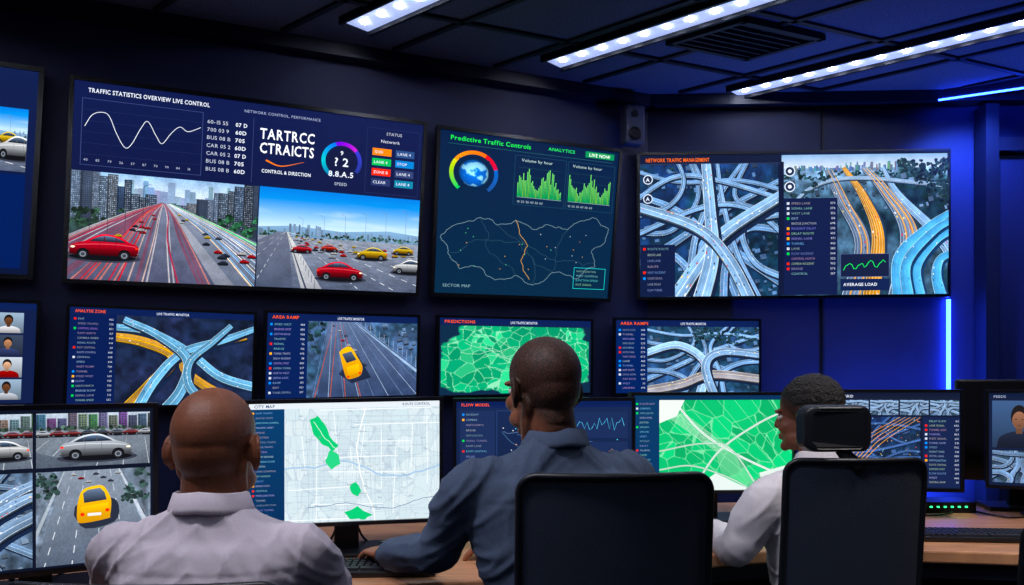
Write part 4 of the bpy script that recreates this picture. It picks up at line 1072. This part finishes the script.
    if headrest:
        hx,hw,z0,z1=headrest; mb=MB(); zc2=(z0+z1)/2
        ob=MB(); lp=rr_loop(hw,z1-z0,.028,5); n=len(lp); vs=[]
        for dy,k in((-.035,.84),(-.028,.96),(.01,1),(.03,.9)):
            for p in lp: vs.append(T((hx+p[0]*k,dy-.03-.02*(1-(2*p[0]/hw)**2),zc2+p[1]*k)))
        fs=[tuple(range(n)),tuple(range(3*n,4*n))]
        for l in range(3):
            for i in range(n): fs.append((l*n+i,l*n+(i+1)%n,(l+1)*n+(i+1)%n,(l+1)*n+i))
        ob.add(vs,fs); ob.obj('headrest',M_chair,e,False,bevel=.006)
        loft(mb,[(*T((0,cy(0,ztop-.03)+.0,ztop-.03)),.018,.008),(*T((hx*.7,-.06,ztop+.005)),.018,.008),(*T((hx,-.035,zc2-.02)),.018,.008)],R@Vector((1,0,0)),10,4); mb.obj('headrest_post',M_dark,e,True)
chair(-.63,1.40,0,.50,.925,.42)
chair(.200,1.60,math.radians(4),.40,1.085,.48,sx=-.08,sy=.25)
chair(.842,2.0,math.radians(3),.37,1.07,.45,headrest=(-.055,.175,1.080,1.195),sy=.24)
chair(1.30,1.72,math.radians(-8),.42,.965,.45)

# ------------------------------------------------------------------ people
def skinmat(name,skin,hair,amt,hw=.012,rough=.5):
    m=bpy.data.materials.new(name); m.use_nodes=True; nt=m.node_tree; b=nt.nodes['Principled BSDF']
    N=nt.nodes.new; L=nt.links.new
    tc=N('ShaderNodeTexCoord'); sp=N('ShaderNodeSeparateXYZ'); L(tc.outputs['Object'],sp.inputs[0])
    my=N('ShaderNodeMath'); my.operation='MULTIPLY'; my.inputs[1].default_value=.95; L(sp.outputs['Y'],my.inputs[0])
    s=N('ShaderNodeMath'); s.operation='SUBTRACT'; L(sp.outputs['Z'],s.inputs[0]); L(my.outputs[0],s.inputs[1])
    nz=N('ShaderNodeTexNoise'); nz.inputs['Scale'].default_value=28; nz.inputs['Detail'].default_value=6; L(tc.outputs['Object'],nz.inputs['Vector'])
    mr=N('ShaderNodeMapRange'); mr.inputs['From Min'].default_value=-.035-hw; mr.inputs['From Max'].default_value=-.02+hw; mr.inputs['To Max'].default_value=amt; L(s.outputs[0],mr.inputs['Value'])
    n2=N('ShaderNodeTexNoise'); n2.inputs['Scale'].default_value=320; n2.inputs['Detail'].default_value=3; L(tc.outputs['Object'],n2.inputs['Vector'])
    r2=N('ShaderNodeMapRange'); r2.inputs['From Min'].default_value=.32; r2.inputs['From Max'].default_value=.62; r2.inputs['To Min'].default_value=.6; r2.inputs['To Max'].default_value=1.08; L(n2.outputs['Fac'],r2.inputs['Value'])
    mm=N('ShaderNodeMath'); mm.operation='MULTIPLY'; mm.use_clamp=True; L(mr.outputs[0],mm.inputs[0]); L(r2.outputs[0],mm.inputs[1])
    c1=N('ShaderNodeMix'); c1.data_type='RGBA'; L(nz.outputs['Fac'],c1.inputs['Factor'])
    c=lin(skin); c1.inputs['A'].default_value=(c[0]*.62,c[1]*.58,c[2]*.56,1); c1.inputs['B'].default_value=(*[min(1,v*1.35) for v in c],1)
    mx=N('ShaderNodeMix'); mx.data_type='RGBA'; L(mm.outputs[0],mx.inputs['Factor']); L(c1.outputs['Result'],mx.inputs['A']); mx.inputs['B'].default_value=(*lin(hair),1)
    L(mx.outputs['Result'],b.inputs['Base Color'])
    rr=N('ShaderNodeMapRange'); rr.inputs['To Min'].default_value=rough-.08; rr.inputs['To Max'].default_value=rough+.22; L(n2.outputs['Fac'],rr.inputs['Value']); L(rr.outputs[0],b.inputs['Roughness'])
    b.inputs['Subsurface Weight'].default_value=.08; b.inputs['Subsurface Radius'].default_value=(.01,.004,.002); b.inputs['Subsurface Scale'].default_value=.5
    b.inputs['Specular IOR Level'].default_value=.35
    bp=N('ShaderNodeBump'); bp.inputs['Strength'].default_value=.35; bp.inputs['Distance'].default_value=.002; L(n2.outputs['Fac'],bp.inputs['Height']); L(bp.outputs['Normal'],b.inputs['Normal'])
    return m
M_eye=mat('eye_white',(225,220,215),.2); M_pup=mat('eye_iris',(28,18,12),.15); M_lip=mat('lips',(120,66,60),.5)
def head(par,c,yaw,pitch,m,k=1.0,neck_to=None,hair=None):
    R=Matrix.Rotation(yaw,3,'Z')@Matrix.Rotation(pitch,3,'X')
    C=Vector(c)
    mb=MB()
    ellip(mb,(0,-.014,.030),(.0765,.098,.086),None,28,20)
    ellip(mb,(0,-.036,-.002),(.066,.072,.072),None,24,16)
    ellip(mb,(0,.028,-.040),(.060,.062,.074),None,24,16)
    ellip(mb,(0,.050,-.088),(.036,.032,.024))
    ellip(mb,(0,.080,-.098),(.018,.015,.016))
    for s_ in(-1,1):
        ellip(mb,(s_*.038,.055,-.035),(.024,.028,.022))
        ellip(mb,(s_*.046,.012,-.072),(.018,.045,.024),Matrix.Rotation(s_*-.25,3,'Z'))
        ellip(mb,(s_*.030,.078,.012),(.024,.012,.008))
        ellip(mb,(s_*.058,-.022,-.040),(.014,.018,.028))
        loft(mb,[(s_*.056,-.02,-.045,.014,.016),(s_*.048,.0,-.10,.015,.015),(s_*.028,.025,-.15,.014,.014)],(1,0,0),10,3)
    ellip(mb,(0,.092,-.032),(.015,.02,.012)); loft(mb,[(0,.082,.008,.008,.01),(0,.092,-.012,.009,.01),(0,.102,-.030,.011,.01)],(1,0,0),10,3)
    ellip(mb,(0,.086,-.062),(.024,.010,.005)); ellip(mb,(0,.085,-.072),(.021,.010,.006))
    for s_ in(-1,1):
        E=Matrix.Rotation(s_*.5,3,'Z')@Matrix.Rotation(-.15,3,'X')
        o=Vector((s_*.085,-.012,-.012))
        ring=[]
        for i in range(12):
            a=2*math.pi*i/12; v=E@Vector((s_*.003,.018*math.cos(a),.030*math.sin(a)+.002)); ring.append((*(o+v),.005,.005))
        loft(mb,ring,(1,0,0),8,1,closed=True)
        ellip(mb,o+E@Vector((-s_*.006,0,0)),(.0045,.017,.028),E,12,8); ellip(mb,o+E@Vector((0,.004,-.029)),(.0055,.008,.009),E,10,8); ellip(mb,o+Vector((-s_*.012,.007,0)),(.010,.012,.020))
    nb=(0,-.040,-.165)
    if neck_to is not None:
        v=R.inverted()@(Vector(neck_to)-C)/k; nb=tuple(v)
    loft(mb,[(0,-.022,-.03,.050,.058),(0,-.032,-.080,.053,.056),(nb[0]*.5,(nb[1]-.03)/2,(nb[2]-.08)/2,.055,.056),(nb[0],nb[1],nb[2],.060,.060),(nb[0],nb[1]-.005,nb[2]-.04,.068,.064)],(1,0,0),24,4)
    mb.v=[v*k for v in mb.v]
    ob=mk('head',mb.v,mb.f,m)
    r=ob.modifiers.new('r','REMESH'); r.mode='VOXEL'; r.voxel_size=.0030
    s=ob.modifiers.new('s','SMOOTH'); s.factor=.5; s.iterations=6
    dg=bpy.context.evaluated_depsgraph_get(); dg.update()
    me=bpy.data.meshes.new_from_object(ob.evaluated_get(dg)); ob.modifiers.clear(); ob.data=me
    for v in me.vertices:
        q=v.co/k
        if q.y<-.03 and q.z<-.055:
            t=(q.z+.085+.006*math.cos(q.x*30)); f=math.exp(-(t/.004)**2)+.8*math.exp(-((t+.022)/.004)**2)
            v.co=v.co-v.normal*.0022*f*max(0,1-abs(q.x)/.05)
    me.polygons.foreach_set('use_smooth',[True]*len(me.polygons))
    if not me.materials: me.materials.append(m)
    X=Matrix.Translation(C-Vector(par.location))@R.to_4x4()
    ob.parent=par; ob.matrix_local=X
    def part(nm,mbx,mm,sm=True):
        mbx.v=[v*k for v in mbx.v]; o=mk(nm,mbx.v,mbx.f,mm,None,sm); o.parent=par; o.matrix_local=X; return o
    for s_ in(-1,1):
        q=MB(); ellip(q,(s_*.030,.076,-.006),(.012,.011,.009)); part('eye',q,M_eye)
        q=MB(); ellip(q,(s_*.030,.0845,-.006),(.0055,.003,.0055)); part('iris',q,M_pup)
        q=MB(); loft(q,[(s_*.016,.089,.010,.003,.003),(s_*.03,.0905,.014,.004,.003),(s_*.046,.080,.011,.002,.002)],(0,1,0),8,3); part('eyebrow',q,M_pup)
    q=MB(); ellip(q,(0,.0925,-.063),(.02,.005,.003)); ellip(q,(0,.091,-.070),(.018,.006,.004)); part('lips',q,M_lip)
    if hair:
        q=MB(); ellip(q,(0,-.018,.042),(.0785,.0955,.0825),None,30,22); ellip(q,(0,-.050,.01),(.066,.060,.055)); 
        o=part('hair',q,hair)
        r=o.modifiers.new('r','REMESH'); r.mode='VOXEL'; r.voxel_size=.003
        dg.update(); me=bpy.data.meshes.new_from_object(o.evaluated_get(dg)); o.modifiers.clear(); o.data=me
        for v in me.vertices:
            f=noise.noise(v.co*160)*.003+noise.noise(v.co*60)*.0025; v.co=v.co+v.normal*f
        me.polygons.foreach_set('use_smooth',[True]*len(me.polygons))
    return ob
def hand(par,w,fwd,up,thumb,m,curl=.5,k=1.0):
    w=Vector(w); f=Vector(fwd).normalized(); u=Vector(up); u=(u-f*u.dot(f)).normalized(); s=f.cross(u)
    if thumb<0: pass
    else: s=-s
    P=lambda a,b,c:tuple(w+(f*a+s*b+u*c)*k)
    mb=MB()
    loft(mb,[(*P(-.03,0,0),.026*k,.02*k),(*P(0,0,0),.026*k,.018*k),(*P(.03,.002,0),.036*k,.016*k),(*P(.07,0,.002),.041*k,.014*k),(*P(.092,0,0),.036*k,.010*k)],s,18,3)
    for off,L,sp in((.030,.070,.12),(.0105,.080,.03),(-.0105,.074,-.05),(-.030,.058,-.15)):
        a,b,c=.082,off,.001; pts=[(a-.015,b,c)]; ang=-.15*curl*2; seg=[.45,.32,.25]
        pts.append((a,b,c))
        for q in seg:
            ang-= .38*curl*2*.8
            a+=L*q*math.cos(ang)*math.cos(sp);b+=L*q*math.cos(ang)*math.sin(sp);c+=L*q*math.sin(ang); pts.append((a,b,c))
        rs=[.0095,.0095,.0088,.0080,.0066]
        loft(mb,[(*P(*p),r*k,r*k) for p,r in zip(pts,rs)],s,10,3); ellip(mb,P(*pts[-1]),(.0064*k,)*3,None,8,6)
    tp=[(.012,.018,-.004),(.032,.042,-.008),(.056,.056,-.014),(.076,.060,-.02)]
    loft(mb,[(*P(*p),r*k,r*k) for p,r in zip(tp,(.014,.0125,.0105,.008))],u,10,3); ellip(mb,P(*tp[-1]),(.0078*k,)*3,None,8,6)
    return remeshed('hand',mb,.0026,3,m,par)
def man(loc,zc,zseat,yaw,hc,hyaw,hpitch,shirt,skin,skinh,el,wl,er,wr,handl,handr,trous,k=1.0,hair=None,lean=0.0,seed=0,wr_fold=.005,width=1.0,kh=None):
    """loc: (x,y) of the base of the neck; zc its height"""
    par=empty('seated_man',(loc[0],loc[1],zseat)); R=Matrix.Rotation(yaw,3,'Z'); O=Vector((loc[0],loc[1],0))
    right=R@Vector((1,0,0)); fw=R@Vector((0,1,0))
    h=zc-zseat; mb=MB()
    sec=[(0.0,.172,.125,-lean+.0),(.10,.172,.128,-lean*.95),(.25,.160,.120,-lean*.8),(.42,.160,.115,-lean*.6),(.58,.176,.122,-lean*.38),(.70,.192,.122,-lean*.22),(.79,.204,.112,-lean*.12),(.86,.200,.096,-.0),(.91,.168,.082,.0),(.95,.122,.072,.0),(.985,.082,.066,.003),(1.015,.068,.062,.005)]
    path=[]
    for t,ra,rb,dy in sec:
        p=O+fw*dy; path.append((p.x,p.y,zseat+.03+(h-.03)*t,ra*(width if t<.94 else 1),rb))
    loft(mb,path,right,32,3,expo=.9)
    for s_ in(-1,1):
        p=O+right*(s_*.085)-fw*(.055+lean*.2); ellip(mb,(p.x,p.y,zseat+h*.72),(.070,.048,.10),R)
    def arm(s_,elb,wri):
        sh=O+right*(s_*.178*width); shz=zc-.098
        a=Vector((sh.x,sh.y,shz)); e_=Vector(elb); w_=Vector(wri)
        i_=O+right*(s_*.09)
        loft(mb,[(i_.x,i_.y,zc-.085,.05,.055),(*a,.060,.062),(*(a*.65+e_*.35+Vector((right*s_*.008))),.057,.059),(*(a*.3+e_*.7),.053,.053),(*e_,.048,.049),(*(e_*.55+w_*.45),.045,.044),(*(w_),.036,.034)],(fw*.3+Vector((0,0,1))),20,5)
        dd=(w_-e_).normalized(); q=w_+dd*.004
        loft(mb,[(*(w_-dd*.045),.038,.036),(*(w_-dd*.02),.039,.037),(*q,.0385,.0365)],Vector((0,0,1)),18,3)
    arm(-1,el,wl); arm(1,er,wr)
    def ridge(v,w): return max(0.0,1-abs(v)*w)**2
    def folds(co,n):
        w=co+Vector(par.location); l=R.inverted()@(w-O)
        sx=1 if l.x>0 else -1
        a=noise.noise(Vector((l.x*6+seed,l.y*5,l.z*8)))
        b=noise.noise(Vector((l.x*4+seed,(l.z+abs(l.x)*1.1)*17,l.y*4)))
        b2=noise.noise(Vector((l.x*20+seed*2,(l.z-abs(l.x)*.5)*6,l.y*6)))
        b3=noise.noise(Vector((l.x*10,l.z*34+l.x*16*sx,l.y*14+seed)))
        m1=.3+.7*max(0,noise.noise(Vector((l.x*5+9,l.z*5,seed)))+.5)
        f=a*.5+ridge(b,2.8)*1.0*m1+ridge(b2,3.4)*.35+ridge(b3,3.4)*.18*m1
        c_=noise.noise(Vector((l.x*60,l.y*60,l.z*60+seed)))
        zz=w.z-(zc-.125); seam=-.0018*math.exp(-(zz/.004)**2) if (l.y<0 and abs(l.x)<.2) else 0
        return wr_fold*(f-.35)+c_*.0003+seam
    remeshed('shirt',mb,.0060,11,shirt,par,folds)
    nk=Vector((loc[0],loc[1],zc)); mbc=MB(); vs=[];fs=[]; n=40
    ctr=nk+fw*.002
    prof=[(.062,.000),(.064,.028),(.066,.033),(.070,.031),(.079,.002),(.081,-.005),(.077,-.009),(.068,-.006)]
    for i in range(n):
        a=2*math.pi*i/n
        dr=right*math.cos(a)*1.02+fw*math.sin(a)*.98
        drop=-.034*max(0,math.sin(a))**1.5-.008*abs(math.cos(a))
        for rr_,zz in prof:
            vs.append(ctr+dr*rr_*k+Vector((0,0,zz+drop)))
    m_=len(prof)
    for i in range(n):
        for j in range(m_):
            fs.append((i*m_+j,i*m_+(j+1)%m_,((i+1)%n)*m_+(j+1)%m_,((i+1)%n)*m_+j))
    mbc.add(vs,fs); mbc.obj('collar',shirt,par,True)
    head(par,hc,hyaw,hpitch,skinh,kh or k,neck_to=(loc[0],loc[1],zc-.01),hair=hair)
    hand(par,Vector(wl)+Vector(handl[0])*.022,handl[0],(0,0,1),-1,skin,handl[1],k)
    hand(par,Vector(wr)+Vector(handr[0])*.022,handr[0],(0,0,1),1,skin,handr[1],k)
    mb=MB(); base=O-fw*lean
    zt=zseat+.085
    loft(mb,[(*(base-right*.13+Vector((0,0,zseat+.09))),.09,.11),(*(base+Vector((0,0,zseat+.09))),.10,.125),(*(base+right*.13+Vector((0,0,zseat+.09))),.09,.11)],Vector((0,0,1)),20,3)
    ms=MB()
    for s_ in(-1,1):
        hip=base+right*(.09*s_); kn=hip+fw*.42+right*(s_*.05); an=kn+fw*.06
        loft(mb,[(hip.x,hip.y,zt,.085,.075),(*((hip+kn)/2).xy,zt,.075,.068),(kn.x,kn.y,zt-.01,.058,.056),(kn.x+fw.x*.03,kn.y+fw.y*.03,zt-.09,.055,.056),(*((kn+an)/2).xy,.26,.05,.052),(an.x,an.y,.09,.045,.045)],right,18,5)
        loft(ms,[(*(an-fw*.05).xy,.035,.034,.033),(*an.xy,.045,.038,.043),(*(an+fw*.07).xy,.036,.044,.034),(*(an+fw*.15).xy,.026,.042,.024),(*(an+fw*.19).xy,.022,.028,.018)],right,16,3)
    remeshed('trousers',mb,.01,4,trous,par); 
    for v in ms.v: v.z=max(v.z,.003)
    ms.obj('shoes',M_bez,par,True)
    return par
def cloth(name,c,var):
    return mat(name,c,.85,var=var,vscale=240,bump=.2,bscale=700,spec=.2)
M_sh1=cloth('shirt_white_cotton',(212,202,212),.05)
M_sh2=cloth('shirt_slate_blue',(76,90,114),.14)
M_sh3=cloth('shirt_white_oxford',(216,212,220),.05)
M_tr=mat('trousers_dark',(26,28,36),.85)
S1=skinmat('skin_brown',(158,96,66),(86,52,38),.6,.03,.42); S1h=mat('skin_brown_hand',(152,92,64),.5)
S2=skinmat('skin_deep_brown',(134,82,58),(34,24,20),.95,.010,.5); S2h=mat('skin_deep_hand',(160,100,72),.5)
S3=skinmat('skin_dark_brown',(122,74,54),(24,18,16),.9,.008,.5); S3h=mat('skin_dark_hand',(132,84,60),.5)
M_hair=mat('hair_black',(20,17,18),.7,bump=.8,bscale=200)
man((-.622,1.655),1.005,.42,0,(-.622,1.685,1.122),math.radians(-4),0,M_sh1,S1h,S1,(-.885,1.78,.80),(-.76,2.0,.80),(-.405,1.79,.80),(-.485,2.0,.80),((.25,.97,-.08),.5),((-.15,.98,-.08),.5),M_tr,1.05,None,.04,3,.009,1.0)
m2=man((.100,1.85),1.118,.48,math.radians(22),(.070,1.865,1.241),math.radians(34),math.radians(-4),M_sh2,S2h,S2,(-.175,1.86,.86),(-.315,2.06,.805),(.30,2.16,.85),(.03,2.22,.805),((-.45,.85,-.12),.4),((-.95,.25,-.1),.4),M_tr,1.0,None,.08,8,.009,1.12)
man((.85,2.20),1.035,.45,math.radians(22),(.826,2.232,1.157),math.radians(48),math.radians(-4),M_sh3,S3h,S3,(.60,2.14,.80),(.605,2.37,.80),(1.06,2.36,.83),(.92,2.52,.80),((-.1,.98,-.08),.4),((-.4,.9,-.08),.4),M_tr,.94,M_hair,.05,15,.008,1.0,.90)
# wristwatch on the second man
wd=Vector((-.45,.85,-.12)).normalized(); wp=Vector((-.315,2.06,.805))+wd*.020
mb=MB(); ux=wd.cross(Vector((0,0,1))).normalized(); uz=ux.cross(wd)
ring=[(*(wp+ux*.030*math.cos(a)+uz*.023*math.sin(a)),.009,.0025) for a in np.linspace(0,2*math.pi,20,endpoint=False)]
loft(mb,ring,wd,10,1,closed=True); mb.obj('wristwatch_strap',M_bez,m2,True)
mb=MB(); q=wp+uz*.025; loft(mb,[(*q,.017,.017),(*(q+uz*.008),.017,.017)],wd,20,1); mb.obj('wristwatch_case',M_dark,m2)

# ------------------------------------------------------------------ lights
def spot(name,loc,tgt,e_,col,size=80,rad=.04):
    l=bpy.data.lights.new(name,'SPOT'); l.energy=e_; l.color=col; l.spot_size=math.radians(size); l.spot_blend=.8; l.shadow_soft_size=rad
    o=bpy.data.objects.new(name,l); o.location=loc; o.rotation_euler=(Vector(tgt)-Vector(loc)).to_track_quat('-Z','Y').to_euler(); COL.objects.link(o)
spot('blue_fill_spot',(2.75,4.55,2.93),(2.9,4.95,1.6),120,(.05,.14,1),120)  # added blue spot without a fixture, widens the LED glow on the wall
spot('blue_fill_spot',(2.35,4.6,.12),(2.55,5.0,1.5),190,(.04,.13,1),110)  # added blue spot without a fixture, for the glow below the wide display
spot('fill_spot',(-1.5,1.1,2.93),(-.65,1.75,1.0),66,(.92,.89,1),70,.10)  # added fill without a fixture, brightens the first man from behind
spot('fill_spot',(-.5,1.1,2.93),(.1,1.9,1.0),60,(.95,.92,1),70,.10)  # added fill without a fixture, brightens the second man
spot('fill_spot',(1.5,1.5,2.93),(1.3,2.4,.75),110,(1,.92,.86),75,.10)  # added fill without a fixture, brightens the right-hand desk
w=bpy.data.worlds.new('World'); SC.world=w; w.use_nodes=True
w.node_tree.nodes['Background'].inputs[0].default_value=(.01,.015,.05,1); w.node_tree.nodes['Background'].inputs[1].default_value=.5

# ------------------------------------------------------------------ camera
cam=bpy.data.cameras.new('camera'); co=bpy.data.objects.new('camera',cam); COL.objects.link(co)
co.location=(0,0,1.28); co.rotation_euler=(math.radians(90),0,0); cam.sensor_width=36; cam.lens=28.125; cam.shift_y=.0757; cam.clip_start=.05
SC.camera=co
